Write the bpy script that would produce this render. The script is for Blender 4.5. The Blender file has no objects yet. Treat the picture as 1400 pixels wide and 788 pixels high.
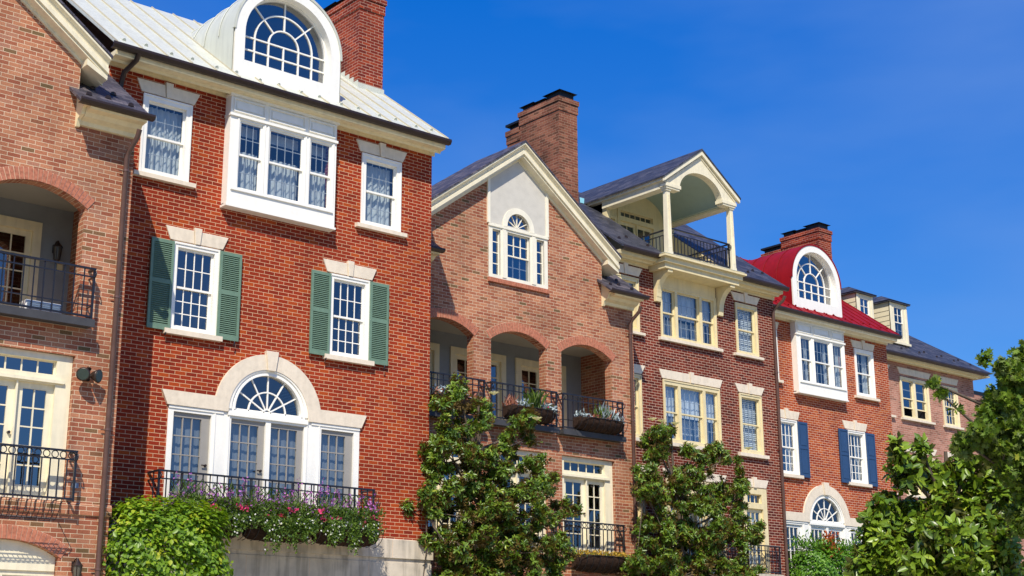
import bpy, math, random
import numpy as np
from mathutils import Vector, Matrix
from mathutils.geometry import tessellate_polygon
random.seed(7); RNG = np.random.default_rng(7)
R = math.radians
scene = bpy.context.scene
col = scene.collection

# ------------------------------------------------------------------ materials
def newmat(name):
    m = bpy.data.materials.new(name); m.use_nodes = True
    nt = m.node_tree
    for n in list(nt.nodes): nt.nodes.remove(n)
    out = nt.nodes.new('ShaderNodeOutputMaterial')
    return m, nt, out
def N(nt, t, **kw):
    n = nt.nodes.new(t)
    for k, v in kw.items():
        if k.startswith('i_'):
            n.inputs[k[2:].replace('_', ' ')].default_value = v
        else: setattr(n, k, v)
    return n
def c4(c): return (c[0], c[1], c[2], 1)
def ramp(nt, stops, interp='LINEAR'):
    r = nt.nodes.new('ShaderNodeValToRGB'); r.color_ramp.interpolation = interp
    e = r.color_ramp.elements
    while len(e) < len(stops): e.new(0.5)
    for i, (p, c) in enumerate(stops): e[i].position = p; e[i].color = c4(c)
    return r
def mixc(nt, a, b, fac, mode='MIX'):
    m = nt.nodes.new('ShaderNodeMix'); m.data_type = 'RGBA'; m.blend_type = mode
    for s, v in ((6, a), (7, b)):
        if isinstance(v, (tuple, list)): m.inputs[s].default_value = c4(v)
        else: nt.links.new(v, m.inputs[s])
    if isinstance(fac, (int, float)): m.inputs[0].default_value = fac
    else: nt.links.new(fac, m.inputs[0])
    return m.outputs[2]

def brick_mat(name, stops, mortar, msize=.0062, dirt=.25, offs=(0, 0)):
    m, nt, out = newmat(name)
    uv = N(nt, 'ShaderNodeUVMap', uv_map='UVMap')
    mp = N(nt, 'ShaderNodeMapping'); mp.inputs['Location'].default_value = (offs[0], offs[1], 0)
    nt.links.new(uv.outputs[0], mp.inputs[0])
    # slight wobble so courses are not ruler straight
    nz = N(nt, 'ShaderNodeTexNoise'); nz.inputs['Scale'].default_value = 9
    nt.links.new(mp.outputs[0], nz.inputs['Vector'])
    add = N(nt, 'ShaderNodeVectorMath', operation='MULTIPLY_ADD')
    nt.links.new(nz.outputs['Color'], add.inputs[0]); add.inputs[1].default_value = (.006, .005, 0)
    nt.links.new(mp.outputs[0], add.inputs[2])
    b = N(nt, 'ShaderNodeTexBrick', offset=.5, squash=1)
    nt.links.new(add.outputs[0], b.inputs['Vector'])
    b.inputs['Color1'].default_value = (0, 0, 0, 1); b.inputs['Color2'].default_value = (1, 1, 1, 1)
    b.inputs['Scale'].default_value = 1; b.inputs['Mortar Size'].default_value = msize
    b.inputs['Mortar Smooth'].default_value = .25; b.inputs['Bias'].default_value = 0
    b.inputs['Brick Width'].default_value = .2032; b.inputs['Row Height'].default_value = .0677
    b.inputs['Mortar'].default_value = (.5, .5, .5, 1)
    rp = ramp(nt, stops, 'LINEAR'); nt.links.new(b.outputs['Color'], rp.inputs[0])
    n2 = N(nt, 'ShaderNodeTexNoise'); n2.inputs['Scale'].default_value = 60; n2.inputs['Detail'].default_value = 4
    nt.links.new(uv.outputs[0], n2.inputs['Vector'])
    n3 = N(nt, 'ShaderNodeTexNoise'); n3.inputs['Scale'].default_value = .9; n3.inputs['Detail'].default_value = 5
    nt.links.new(uv.outputs[0], n3.inputs['Vector'])
    r2 = ramp(nt, [(.3, (.72, .72, .72)), (.7, (1.15, 1.15, 1.15))]); nt.links.new(n2.outputs[0], r2.inputs[0])
    c = mixc(nt, rp.outputs[0], r2.outputs[0], 1, 'MULTIPLY')
    c = mixc(nt, c, mortar, b.outputs['Fac'])
    r3 = ramp(nt, [(.32, (1 - dirt,) * 3), (.62, (1.06,) * 3)]); nt.links.new(n3.outputs[0], r3.inputs[0])
    c = mixc(nt, c, r3.outputs[0], 1, 'MULTIPLY')
    # vertical weather streaks
    mp2 = N(nt, 'ShaderNodeMapping'); mp2.inputs['Scale'].default_value = (2.2, .35, 1); nt.links.new(uv.outputs[0], mp2.inputs[0])
    n4 = N(nt, 'ShaderNodeTexNoise'); n4.inputs['Scale'].default_value = 1.2; n4.inputs['Detail'].default_value = 6; nt.links.new(mp2.outputs[0], n4.inputs['Vector'])
    r4 = ramp(nt, [(.30, (.84, .82, .82)), (.47, (1, 1, 1)), (.66, (1, 1, 1)), (.80, (1.14, 1.14, 1.18))]); nt.links.new(n4.outputs[0], r4.inputs[0])
    c = mixc(nt, c, r4.outputs[0], 1, 'MULTIPLY')
    p = N(nt, 'ShaderNodeBsdfPrincipled'); p.inputs['Roughness'].default_value = .85
    p.inputs['Specular IOR Level'].default_value = .2
    nt.links.new(c, p.inputs['Base Color'])
    inv = N(nt, 'ShaderNodeMath', operation='MULTIPLY_ADD'); nt.links.new(b.outputs['Fac'], inv.inputs[0]); inv.inputs[1].default_value = -1; inv.inputs[2].default_value = 1
    a2 = N(nt, 'ShaderNodeMath', operation='MULTIPLY_ADD'); nt.links.new(n2.outputs[0], a2.inputs[0]); a2.inputs[1].default_value = .35; nt.links.new(inv.outputs[0], a2.inputs[2])
    bp = N(nt, 'ShaderNodeBump'); bp.inputs['Strength'].default_value = .6; bp.inputs['Distance'].default_value = .008
    nt.links.new(a2.outputs[0], bp.inputs['Height']); nt.links.new(bp.outputs[0], p.inputs['Normal'])
    nt.links.new(p.outputs[0], out.inputs[0])
    return m

def paint(name, c, rough=.45, var=.12, scale=6, spec=.35, bump=.15, metal=0, streak=0):
    m, nt, out = newmat(name)
    tc = N(nt, 'ShaderNodeTexCoord')
    n = N(nt, 'ShaderNodeTexNoise'); n.inputs['Scale'].default_value = scale; n.inputs['Detail'].default_value = 6
    nt.links.new(tc.outputs['Object'], n.inputs['Vector'])
    rp = ramp(nt, [(.3, [x * (1 - var) for x in c]), (.55, c), (.8, [min(1, x * (1 + var * .5)) for x in c])])
    nt.links.new(n.outputs[0], rp.inputs[0])
    cc = rp.outputs[0]
    if streak:
        mp = N(nt, 'ShaderNodeMapping'); mp.inputs['Scale'].default_value = (7, 7, .7); nt.links.new(tc.outputs['Object'], mp.inputs[0])
        n4 = N(nt, 'ShaderNodeTexNoise'); n4.inputs['Scale'].default_value = 1.5; n4.inputs['Detail'].default_value = 5; nt.links.new(mp.outputs[0], n4.inputs['Vector'])
        r4 = ramp(nt, [(.38, (1 - streak,) * 3), (.55, (1, 1, 1))]); nt.links.new(n4.outputs[0], r4.inputs[0])
        cc = mixc(nt, cc, r4.outputs[0], 1, 'MULTIPLY')
    p = N(nt, 'ShaderNodeBsdfPrincipled'); p.inputs['Roughness'].default_value = rough
    p.inputs['Specular IOR Level'].default_value = spec; p.inputs['Metallic'].default_value = metal
    nt.links.new(cc, p.inputs['Base Color'])
    n2 = N(nt, 'ShaderNodeTexNoise'); n2.inputs['Scale'].default_value = 40; nt.links.new(tc.outputs['Object'], n2.inputs['Vector'])
    bp = N(nt, 'ShaderNodeBump'); bp.inputs['Strength'].default_value = bump; bp.inputs['Distance'].default_value = .004
    nt.links.new(n2.outputs[0], bp.inputs['Height']); nt.links.new(bp.outputs[0], p.inputs['Normal'])
    nt.links.new(p.outputs[0], out.inputs[0])
    return m

def slate_mat(name, stops, w=.26, h=.16):
    m, nt, out = newmat(name)
    uv = N(nt, 'ShaderNodeUVMap', uv_map='UVMap')
    b = N(nt, 'ShaderNodeTexBrick', offset=.5)
    nt.links.new(uv.outputs[0], b.inputs['Vector'])
    b.inputs['Color1'].default_value = (0, 0, 0, 1); b.inputs['Color2'].default_value = (1, 1, 1, 1)
    b.inputs['Scale'].default_value = 1; b.inputs['Mortar Size'].default_value = .004; b.inputs['Bias'].default_value = 0
    b.inputs['Brick Width'].default_value = w; b.inputs['Row Height'].default_value = h; b.inputs['Mortar'].default_value = (.0, .0, .0, 1)
    rp = ramp(nt, stops); nt.links.new(b.outputs['Color'], rp.inputs[0])
    n2 = N(nt, 'ShaderNodeTexNoise'); n2.inputs['Scale'].default_value = 7; n2.inputs['Detail'].default_value = 6
    nt.links.new(uv.outputs[0], n2.inputs['Vector'])
    r2 = ramp(nt, [(.3, (.7, .7, .7)), (.7, (1.25, 1.25, 1.25))]); nt.links.new(n2.outputs[0], r2.inputs[0])
    c = mixc(nt, rp.outputs[0], r2.outputs[0], 1, 'MULTIPLY')
    c = mixc(nt, c, (.012, .012, .015), b.outputs['Fac'])
    p = N(nt, 'ShaderNodeBsdfPrincipled'); p.inputs['Roughness'].default_value = .6
    nt.links.new(c, p.inputs['Base Color'])
    # each course is thicker at its lower edge
    sp = N(nt, 'ShaderNodeSeparateXYZ'); nt.links.new(uv.outputs[0], sp.inputs[0])
    md = N(nt, 'ShaderNodeMath', operation='FLOORED_MODULO'); nt.links.new(sp.outputs[1], md.inputs[0]); md.inputs[1].default_value = h
    mm = N(nt, 'ShaderNodeMath', operation='MULTIPLY'); nt.links.new(md.outputs[0], mm.inputs[0]); mm.inputs[1].default_value = -1 / h
    a2 = N(nt, 'ShaderNodeMath', operation='MULTIPLY_ADD'); nt.links.new(b.outputs['Color'], a2.inputs[0]); a2.inputs[1].default_value = .4; nt.links.new(mm.outputs[0], a2.inputs[2])
    bp = N(nt, 'ShaderNodeBump'); bp.inputs['Strength'].default_value = .8; bp.inputs['Distance'].default_value = .02
    nt.links.new(a2.outputs[0], bp.inputs['Height']); nt.links.new(bp.outputs[0], p.inputs['Normal'])
    nt.links.new(p.outputs[0], out.inputs[0])
    return m

def glass_mat(name, refl=.2, tint=(.75, .8, .85)):
    m, nt, out = newmat(name)
    tc = N(nt, 'ShaderNodeTexCoord')
    n = N(nt, 'ShaderNodeTexNoise'); n.inputs['Scale'].default_value = 1.7; n.inputs['Detail'].default_value = 1
    nt.links.new(tc.outputs['Object'], n.inputs['Vector'])
    bp = N(nt, 'ShaderNodeBump'); bp.inputs['Strength'].default_value = .25; bp.inputs['Distance'].default_value = .01
    nt.links.new(n.outputs[0], bp.inputs['Height'])
    g = N(nt, 'ShaderNodeBsdfGlossy'); g.inputs['Roughness'].default_value = .015; g.inputs['Color'].default_value = (1, 1, 1, 1)
    nt.links.new(bp.outputs[0], g.inputs['Normal'])
    t = N(nt, 'ShaderNodeBsdfTransparent'); t.inputs['Color'].default_value = c4(tint)
    # Schlick reflectance that is the same from both sides of the pane
    ge = N(nt, 'ShaderNodeNewGeometry'); dt = N(nt, 'ShaderNodeVectorMath', operation='DOT_PRODUCT')
    nt.links.new(ge.outputs['Incoming'], dt.inputs[0]); nt.links.new(ge.outputs['Normal'], dt.inputs[1])
    oi = N(nt, 'ShaderNodeObjectInfo'); rr_ = N(nt, 'ShaderNodeMath', operation='MULTIPLY_ADD'); nt.links.new(oi.outputs['Random'], rr_.inputs[0]); rr_.inputs[1].default_value = .14; rr_.inputs[2].default_value = refl - .05
    ab = N(nt, 'ShaderNodeMath', operation='ABSOLUTE'); nt.links.new(dt.outputs['Value'], ab.inputs[0])
    om = N(nt, 'ShaderNodeMath', operation='SUBTRACT'); om.inputs[0].default_value = 1; nt.links.new(ab.outputs[0], om.inputs[1])
    fr = N(nt, 'ShaderNodeMath', operation='POWER'); nt.links.new(om.outputs[0], fr.inputs[0]); fr.inputs[1].default_value = 4
    a = N(nt, 'ShaderNodeMath', operation='MULTIPLY_ADD'); nt.links.new(fr.outputs[0], a.inputs[0]); a.inputs[1].default_value = .9; nt.links.new(rr_.outputs[0], a.inputs[2])
    a.use_clamp = True
    mx = N(nt, 'ShaderNodeMixShader'); nt.links.new(a.outputs[0], mx.inputs[0]); nt.links.new(t.outputs[0], mx.inputs[1]); nt.links.new(g.outputs[0], mx.inputs[2])
    nt.links.new(mx.outputs[0], out.inputs[0])
    return m

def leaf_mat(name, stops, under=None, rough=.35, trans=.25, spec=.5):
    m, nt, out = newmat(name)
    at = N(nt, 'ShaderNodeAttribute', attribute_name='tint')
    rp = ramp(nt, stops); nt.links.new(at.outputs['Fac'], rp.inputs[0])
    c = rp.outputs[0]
    if under:
        ge = N(nt, 'ShaderNodeNewGeometry'); c = mixc(nt, c, under, ge.outputs['Backfacing'])
    p = N(nt, 'ShaderNodeBsdfPrincipled'); p.inputs['Roughness'].default_value = rough; p.inputs['Specular IOR Level'].default_value = spec
    nt.links.new(c, p.inputs['Base Color'])
    tr = N(nt, 'ShaderNodeBsdfTranslucent')
    c2 = mixc(nt, c, (1.6, 1.5, .5), 1, 'MULTIPLY'); nt.links.new(c2, tr.inputs[0])
    mx = N(nt, 'ShaderNodeMixShader'); mx.inputs[0].default_value = trans
    nt.links.new(p.outputs[0], mx.inputs[1]); nt.links.new(tr.outputs[0], mx.inputs[2]); nt.links.new(mx.outputs[0], out.inputs[0])
    return m

RED = brick_mat('red_brick', [(0, (.22, .022, .008)), (.3, (.29, .028, .008)), (.75, (.345, .038, .010)), (1, (.43, .07, .011))], (.68, .43, .26), .0048, .15, offs=(.05, .01))
RED2 = brick_mat('orange_red_brick', [(0, (.26, .034, .014)), (.3, (.36, .054, .015)), (.75, (.42, .074, .019)), (1, (.50, .115, .03))], (.72, .53, .38), .0050, .15, offs=(.02, .03))
PINK = brick_mat('salmon_brick', [(0, (.17, .11, .05)), (.03, (.25, .12, .06)), (.06, (.33, .10, .055)), (.5, (.43, .162, .086)), (.8, (.52, .222, .118)), (1, (.40, .18, .115))], (.70, .54, .37), msize=.0048, offs=(.07, .02))
PINK2 = brick_mat('rose_brick', [(0, (.28, .13, .09)), (.3, (.44, .19, .13)), (1, (.52, .25, .18))], (.60, .45, .36), msize=.005)
CHP = brick_mat('weathered_salmon_chimney_brick', [(0, (.14, .06, .035)), (.4, (.26, .085, .05)), (1, (.36, .14, .08))], (.42, .28, .19), msize=.005, dirt=.45)
CHR = brick_mat('weathered_red_chimney_brick', [(0, (.15, .018, .012)), (.4, (.25, .03, .014)), (1, (.36, .055, .02))], (.58, .36, .26), msize=.005, dirt=.4)
DARK = brick_mat('maroon_brick', [(0, (.09, .015, .010)), (.4, (.155, .023, .012)), (1, (.22, .038, .018))], (.64, .45, .34), .0052, .15, offs=(.03, .0))
WHITE = paint('white_painted_wood', (.90, .875, .80), .4, .03, streak=.03)
CREAM = paint('cream_painted_wood', (.83, .72, .46), .45, .07, streak=.08)
IVORY = paint('ivory_painted_wood', (.86, .81, .66), .45, .05, streak=.05)
CREAM2 = paint('pale_cream_painted_wood', (.84, .76, .55), .45, .07, streak=.08)
YELLOW = paint('yellow_cream_painted_wood', (.77, .65, .38), .45, .06, streak=.07)
STONE = paint('limestone', (.78, .68, .54), .85, .10, 9, .15, .4, streak=.06)
STONEB = paint('weathered_limestone_base', (.62, .54, .43), .85, .2, 4, .15, .5, streak=.28)
STUCCO = paint('grey_stucco', (.60, .57, .505), .9, .08, 5, .1, .6)
SIDING = paint('blue_grey_siding', (.27, .29, .30), .6, .08)
SIDCREAM = paint('cream_lap_siding', (.72, .63, .42), .5, .06)
CEIL = paint('loggia_ceiling', (.38, .37, .32), .7, .05)
AQUA = paint('aqua_porch_vault', (.34, .44, .40), .6, .05)
GREENSH = paint('green_shutter_paint', (.15, .24, .17), .45, .12, 10)
BLUESH = paint('blue_shutter_paint', (.03, .07, .16), .4, .1, 10)
IRON = paint('black_wrought_iron', (.016, .016, .022), .35, .2, 20, .5)
PIPE = paint('brown_downspout_paint', (.115, .062, .050), .35, .2, 5, .5, .1)
BRONZE = paint('bronze_gutter_metal', (.045, .028, .022), .38, .25, 5, .5, .1, .3)
GREYDOOR = paint('grey_door_paint', (.32, .30, .27), .5, .05)
METALW = paint('white_metal_roofing', (.60, .61, .52), .42, .07, 1.2, .45, .04, 0, .10)
SEAMW = paint('shadow_toned_seam_metal', (.52, .47, .34), .5, .1)  # darker tan paints the seams' shadow lines into the white roof
METALR = paint('crimson_metal_roofing', (.26, .006, .010), .6, .2, 2, .2, .05, 0, .12)
SLATE = slate_mat('blue_grey_slate', [(0, (.022, .024, .036)), (.5, (.038, .040, .056)), (1, (.07, .068, .085))])
SLATEP = slate_mat('purple_grey_slate', [(0, (.035, .032, .044)), (.5, (.065, .058, .075)), (1, (.13, .11, .12))], .2, .13)
COPPER = paint('weathered_copper', (.22, .50, .55), .5, .1)
CAPM = paint('black_chimney_cap', (.012, .012, .014), .5, .2)
GRILLE = paint('window_grille', (.55, .55, .5), .5, .05)
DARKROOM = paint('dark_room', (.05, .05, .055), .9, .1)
SOOT = paint('sooty_mortar', (.72, .53, .37), .9, .2, 12)
GLASS = glass_mat('window_glass', .13)
GLASSB = glass_mat('sky_reflecting_glass', .20, (.5, .55, .62))
CURT = paint('white_curtain_cloth', (.66, .68, .64), .9, .05, spec=.05)
SHEER = paint('sheer_blue_white_curtain', (.82, .86, .86), .9, .12, 3, spec=.05)
BLIND = paint('grey_blind', (.27, .285, .29), .8, .05, spec=.05)
BASKET = paint('dark_coir_basket', (.05, .03, .022), .95, .5, 30, .05, .9)
BARK = paint('grey_brown_bark', (.13, .10, .075), .9, .35, 14, .1, .9)
ACM = paint('white_plastic', (.8, .8, .78), .4, .05)
LAMPG = paint('smoky_lamp_glass', (.10, .09, .07), .15, .2, 5, .6)
LENS = paint('flood_lamp_lens', (.035, .05, .042), .2, .2, 5, .4)
BLUEBOX = paint('grey_blue_plastic', (.16, .22, .32), .5, .1)

MAG = leaf_mat('magnolia_leaf', [(0, (.03, .068, .008)), (.35, (.082, .16, .014)), (.75, (.18, .28, .023)), (1, (.34, .39, .045))], (.18, .12, .035), .36, .2, .5)
MAG3 = leaf_mat('magnolia_leaf_light', [(0, (.03, .07, .007)), (.3, (.11, .20, .014)), (.7, (.25, .37, .026)), (1, (.42, .50, .05))], (.13, .14, .04), .34, .26)
HORN = leaf_mat('hedge_leaf', [(0, (.04, .08, .006)), (.4, (.12, .23, .014)), (.8, (.24, .38, .022)), (1, (.42, .45, .03))], None, .42, .32)
MAPLE = leaf_mat('maple_leaf', [(0, (.04, .085, .010)), (.5, (.13, .22, .018)), (.85, (.24, .34, .03)), (1, (.42, .44, .05))], (.17, .23, .06), .6, .32, .3)
SHRUB = leaf_mat('shrub_leaf', [(0, (.02, .07, .006)), (.5, (.08, .21, .014)), (1, (.20, .38, .03))], None, .4, .3)
AUTUMN = leaf_mat('orange_red_leaf', [(0, (.25, .04, .01)), (1, (.55, .14, .03))], None, .5, .3)
TRAIL = leaf_mat('trailing_leaf', [(0, (.03, .08, .008)), (1, (.18, .28, .04))], None, .45, .35)
PURP = leaf_mat('purple_petal', [(0, (.20, .06, .34)), (.6, (.46, .16, .58)), (1, (.65, .22, .50))], None, .6, .3)
PINKF = leaf_mat('pink_petal', [(0, (.55, .02, .16)), (1, (.8, .08, .25))], None, .6, .3)
WHITEF = leaf_mat('white_petal', [(0, (.7, .7, .65)), (1, (.85, .85, .8))], None, .6, .3)
YELF = leaf_mat('yellow_ochre_leaf', [(0, (.30, .18, .02)), (1, (.60, .40, .04))], None, .6, .3)
SILV = leaf_mat('silver_succulent_leaf', [(0, (.25, .33, .36)), (1, (.45, .52, .55))], None, .6, .1)
RUST = leaf_mat('rusty_foliage', [(0, (.20, .05, .04)), (1, (.45, .20, .12))], None, .6, .2)

# ------------------------------------------------------------------ mesh builder
class MB:
    def __init__(s): s.v = []; s.f = []; s.sm = []
    def add(s, vs, fs, smooth=False):
        o = len(s.v); s.v += [tuple(p) for p in vs]
        for f in fs: s.f.append([i + o for i in f]); s.sm.append(smooth)
        return s
    def box(s, x0, x1, y0, y1, z0, z1):
        if x0 > x1: x0, x1 = x1, x0
        if y0 > y1: y0, y1 = y1, y0
        if z0 > z1: z0, z1 = z1, z0
        v = [(x0, y0, z0), (x1, y0, z0), (x1, y1, z0), (x0, y1, z0), (x0, y0, z1), (x1, y0, z1), (x1, y1, z1), (x0, y1, z1)]
        return s.add(v, [(0, 3, 2, 1), (4, 5, 6, 7), (0, 1, 5, 4), (1, 2, 6, 5), (2, 3, 7, 6), (3, 0, 4, 7)])
    def prism(s, poly, a0, a1, axis):
        # poly: 2D points; axis 'x': (y,z) along x ; 'y': (x,z) along y ; 'z': (x,y) along z
        def P(p, a): return {'x': (a, p[0], p[1]), 'y': (p[0], a, p[1]), 'z': (p[0], p[1], a)}[axis]
        area = sum(poly[i][0] * poly[(i + 1) % len(poly)][1] - poly[(i + 1) % len(poly)][0] * poly[i][1] for i in range(len(poly)))
        if a0 > a1: a0, a1 = a1, a0
        if area < 0: poly = poly[::-1]
        n = len(poly); v = [P(p, a0) for p in poly] + [P(p, a1) for p in poly]
        flip = (axis == 'y')
        fs = [list(range(n))[::-1], list(range(n, 2 * n))] + [(i, (i + 1) % n, (i + 1) % n + n, i + n) for i in range(n)]
        if flip: fs = [list(f)[::-1] for f in fs]
        return s.add(v, fs)
    def tube(s, pts, r, n=8, cap=True, smooth=True):
        pts = [Vector(p) for p in pts]; m = len(pts)
        rr = r if isinstance(r, (list, tuple)) else [r] * m
        vs = []; prev = None
        for i, p in enumerate(pts):
            t = (pts[min(i + 1, m - 1)] - pts[max(i - 1, 0)]).normalized()
            if prev is None:
                a = t.orthogonal().normalized()
            else:
                a = (prev - t * prev.dot(t)); a = a.normalized() if a.length > 1e-6 else t.orthogonal().normalized()
            prev = a; b = t.cross(a)
            for k in range(n):
                an = 2 * math.pi * k / n
                vs.append(p + (a * math.cos(an) + b * math.sin(an)) * rr[i])
        fs = [(i * n + k, i * n + (k + 1) % n, (i + 1) * n + (k + 1) % n, (i + 1) * n + k) for i in range(m - 1) for k in range(n)]
        s.add(vs, fs, smooth)
        if cap: s.add(vs[:n], [tuple(range(n))[::-1]]); s.add(vs[-n:], [tuple(range(n))])
        return s
    def quad(s, a, b, c, d): return s.add([a, b, c, d], [(0, 1, 2, 3)])
    def plate(s, outer, holes, y, depth, caps=True, back=False):
        """Sheet in the XZ plane facing -y with holes; reveals of given depth round the holes and outline."""
        def ccw(p): return sum(p[i][0] * p[(i + 1) % len(p)][1] - p[(i + 1) % len(p)][0] * p[i][1] for i in range(len(p))) > 0
        outer = outer if ccw(outer) else outer[::-1]
        holes = [h if not ccw(h) else h[::-1] for h in holes]
        loops = [outer] + holes; flat = [p for l in loops for p in l]
        tris = tessellate_polygon([[Vector((p[0], p[1], 0)) for p in l] for l in loops])
        for yy, fl in ((y, False),) + (((y + depth, True),) if back else ()):
            fs = []
            for t in tris:
                a, b, c = [flat[i] for i in t]
                ar = (b[0] - a[0]) * (c[1] - a[1]) - (c[0] - a[0]) * (b[1] - a[1])
                t = list(t) if ar > 0 else list(t)[::-1]
                fs.append(t[::-1] if fl else t)
            s.add([(p[0], yy, p[1]) for p in flat], fs)
        for li, l in enumerate(loops):
            if li == 0 and not caps: continue
            n = len(l)
            for i in range(n):
                p, q = l[i], l[(i + 1) % n]
                s.quad((p[0], y, p[1]), (p[0], y + depth, p[1]), (q[0], y + depth, q[1]), (q[0], y, q[1]))
        return s
    def build(s, name, mat, parent=None, bevel=0):
        me = bpy.data.meshes.new(name); me.from_pydata(s.v, [], s.f); me.validate(clean_customdata=False)
        me.polygons.foreach_set('use_smooth', s.sm[:len(me.polygons)] if len(s.sm) >= len(me.polygons) else [False] * len(me.polygons))
        uvl = me.uv_layers.new(name='UVMap')
        Z = Vector((0, 0, 1))
        for p in me.polygons:
            n = p.normal
            if abs(n.z) > .985: h = Vector((1, 0, 0)); v = Vector((0, 1, 0))
            else: h = Z.cross(n).normalized(); v = n.cross(h)
            if abs(h.x) > abs(h.y):
                if h.x < 0: h = -h
            elif h.y < 0: h = -h
            if v.z < 0: v = -v
            for li in p.loop_indices:
                co = me.vertices[me.loops[li].vertex_index].co
                uvl.data[li].uv = (co.dot(h), co.dot(v))
        me.materials.append(mat)
        o = bpy.data.objects.new(name, me); col.objects.link(o)
        if parent: o.parent = parent
        if bevel:
            b = o.modifiers.new('bevel', 'BEVEL'); b.width = bevel; b.segments = 1; b.limit_method = 'ANGLE'; b.angle_limit = R(40)
        return o

def share(o, parent, loc):
    c = o.copy(); col.objects.link(c); c.parent = parent; c.location = loc; return c
def thing(name, label, cat, loc=(0, 0, 0), group=None):
    o = bpy.data.objects.new(name, None); col.objects.link(o); o.location = loc
    o['label'] = label; o['category'] = cat
    if group: o['group'] = group
    return o
def struct(o): o['kind'] = 'structure'; return o
def arc(cx, cz, r, a0, a1, n, rz=None):
    rz = rz or r
    return [(cx + r * math.cos(R(a0 + (a1 - a0) * i / n)), cz + rz * math.sin(R(a0 + (a1 - a0) * i / n))) for i in range(n + 1)]
def rect(x0, x1, z0, z1): return [(x0, z0), (x1, z0), (x1, z1), (x0, z1)]
def segarch(x0, x1, zb, zs, rise, n=16):
    """opening with a segmental head: returns polygon, plus arc centre and radius"""
    w = (x1 - x0) / 2; r = (w * w + rise * rise) / (2 * rise); cz = zs + rise - r; cx = (x0 + x1) / 2
    a = math.degrees(math.asin(w / r))
    return [(x0, zb), (x1, zb)] + arc(cx, cz, r, 90 - a, 90 + a, n), (cx, cz, r, a)

# ------------------------------------------------------------------ building parts
def brick_arch(P, c, mat, ring=.20, y=-.006, name='brick_arch', mort=None):
    cx, cz, r, a = c
    m = MB(); a2 = a + 1.5
    ncount = int(round(math.radians(2 * a2) * (r + ring / 2) / .072))
    outer = arc(cx, cz, r + ring, 90 - a2, 90 + a2, 24); inner = arc(cx, cz, r + .004, 90 + a2, 90 - a2, 24)
    mm = MB(); mm.plate(outer + inner, [], y + .004, .05); base = mm.build(name, mort or SOOT, P)
    for i in range(ncount):
        t0 = 90 - a2 + 2 * a2 * (i + .09) / ncount; t1 = 90 - a2 + 2 * a2 * (i + .91) / ncount
        pts = [(cx + rr * math.cos(R(t)), cz + rr * math.sin(R(t))) for rr, t in ((r + .003, t0), (r + .003, t1), (r + ring - .004, t1), (r + ring - .004, t0))]
        m.prism(pts, y - .004 - random.random() * .003, y + .02, 'y')
    m.build('voussoirs', mat, base)
    return base

def sash(m, x0, x1, z0, z1, y, cols, rows, stile=.035, bar=.0155, behind=None):
    """one sash: frame bars and muntins, added to m"""
    t = .03
    m.box(x0, x0 + stile, y, y + t, z0, z1); m.box(x1 - stile, x1, y, y + t, z0, z1)
    m.box(x0 + stile, x1 - stile, y, y + t, z0, z0 + stile); m.box(x0 + stile, x1 - stile, y, y + t, z1 - stile, z1)
    gx0, gx1, gz0, gz1 = x0 + stile, x1 - stile, z0 + stile, z1 - stile
    if behind is not None:      # grille set behind the pane
        m = behind; y = y + .018; bar = .012; t = .026
    for i in range(1, cols):
        x = gx0 + (gx1 - gx0) * i / cols; m.box(x - bar / 2, x + bar / 2, y + .006, y + t - .008, gz0, gz1)
    for i in range(1, rows):
        z = gz0 + (gz1 - gz0) * i / rows; m.box(gx0, gx1, y + .008, y + t - .006, z - bar / 2, z + bar / 2)

def curtain_mesh(x0, x1, z0, z1, y, n=None, amp=.03):
    m = MB(); n = n or max(10, int((x1 - x0) / .02)); vs = []
    ph = random.random() * 6
    for i in range(n + 1):
        x = x0 + (x1 - x0) * i / n; d = amp * math.sin(x * 62 + ph + 1.2 * math.sin(x * 17)) 
        for k, z in enumerate((z0, (z0 + z1) / 2, z1)):
            vs.append((x, y + d * (1 - .3 * k / 2), z))
    fs = [(i * 3 + k, (i + 1) * 3 + k, (i + 1) * 3 + k + 1, i * 3 + k + 1) for i in range(n) for k in range(2)]
    return m.add(vs, fs, True)

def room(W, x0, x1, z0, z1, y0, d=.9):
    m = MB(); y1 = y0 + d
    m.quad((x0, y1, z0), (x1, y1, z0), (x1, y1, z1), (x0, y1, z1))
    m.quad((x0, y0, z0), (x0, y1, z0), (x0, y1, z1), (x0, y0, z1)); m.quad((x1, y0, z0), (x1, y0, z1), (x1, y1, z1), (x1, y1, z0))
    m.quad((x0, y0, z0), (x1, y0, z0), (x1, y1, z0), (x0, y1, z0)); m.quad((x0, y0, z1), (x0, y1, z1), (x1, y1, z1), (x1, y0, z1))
    return m.build('room_interior', DARKROOM, W)

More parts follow.
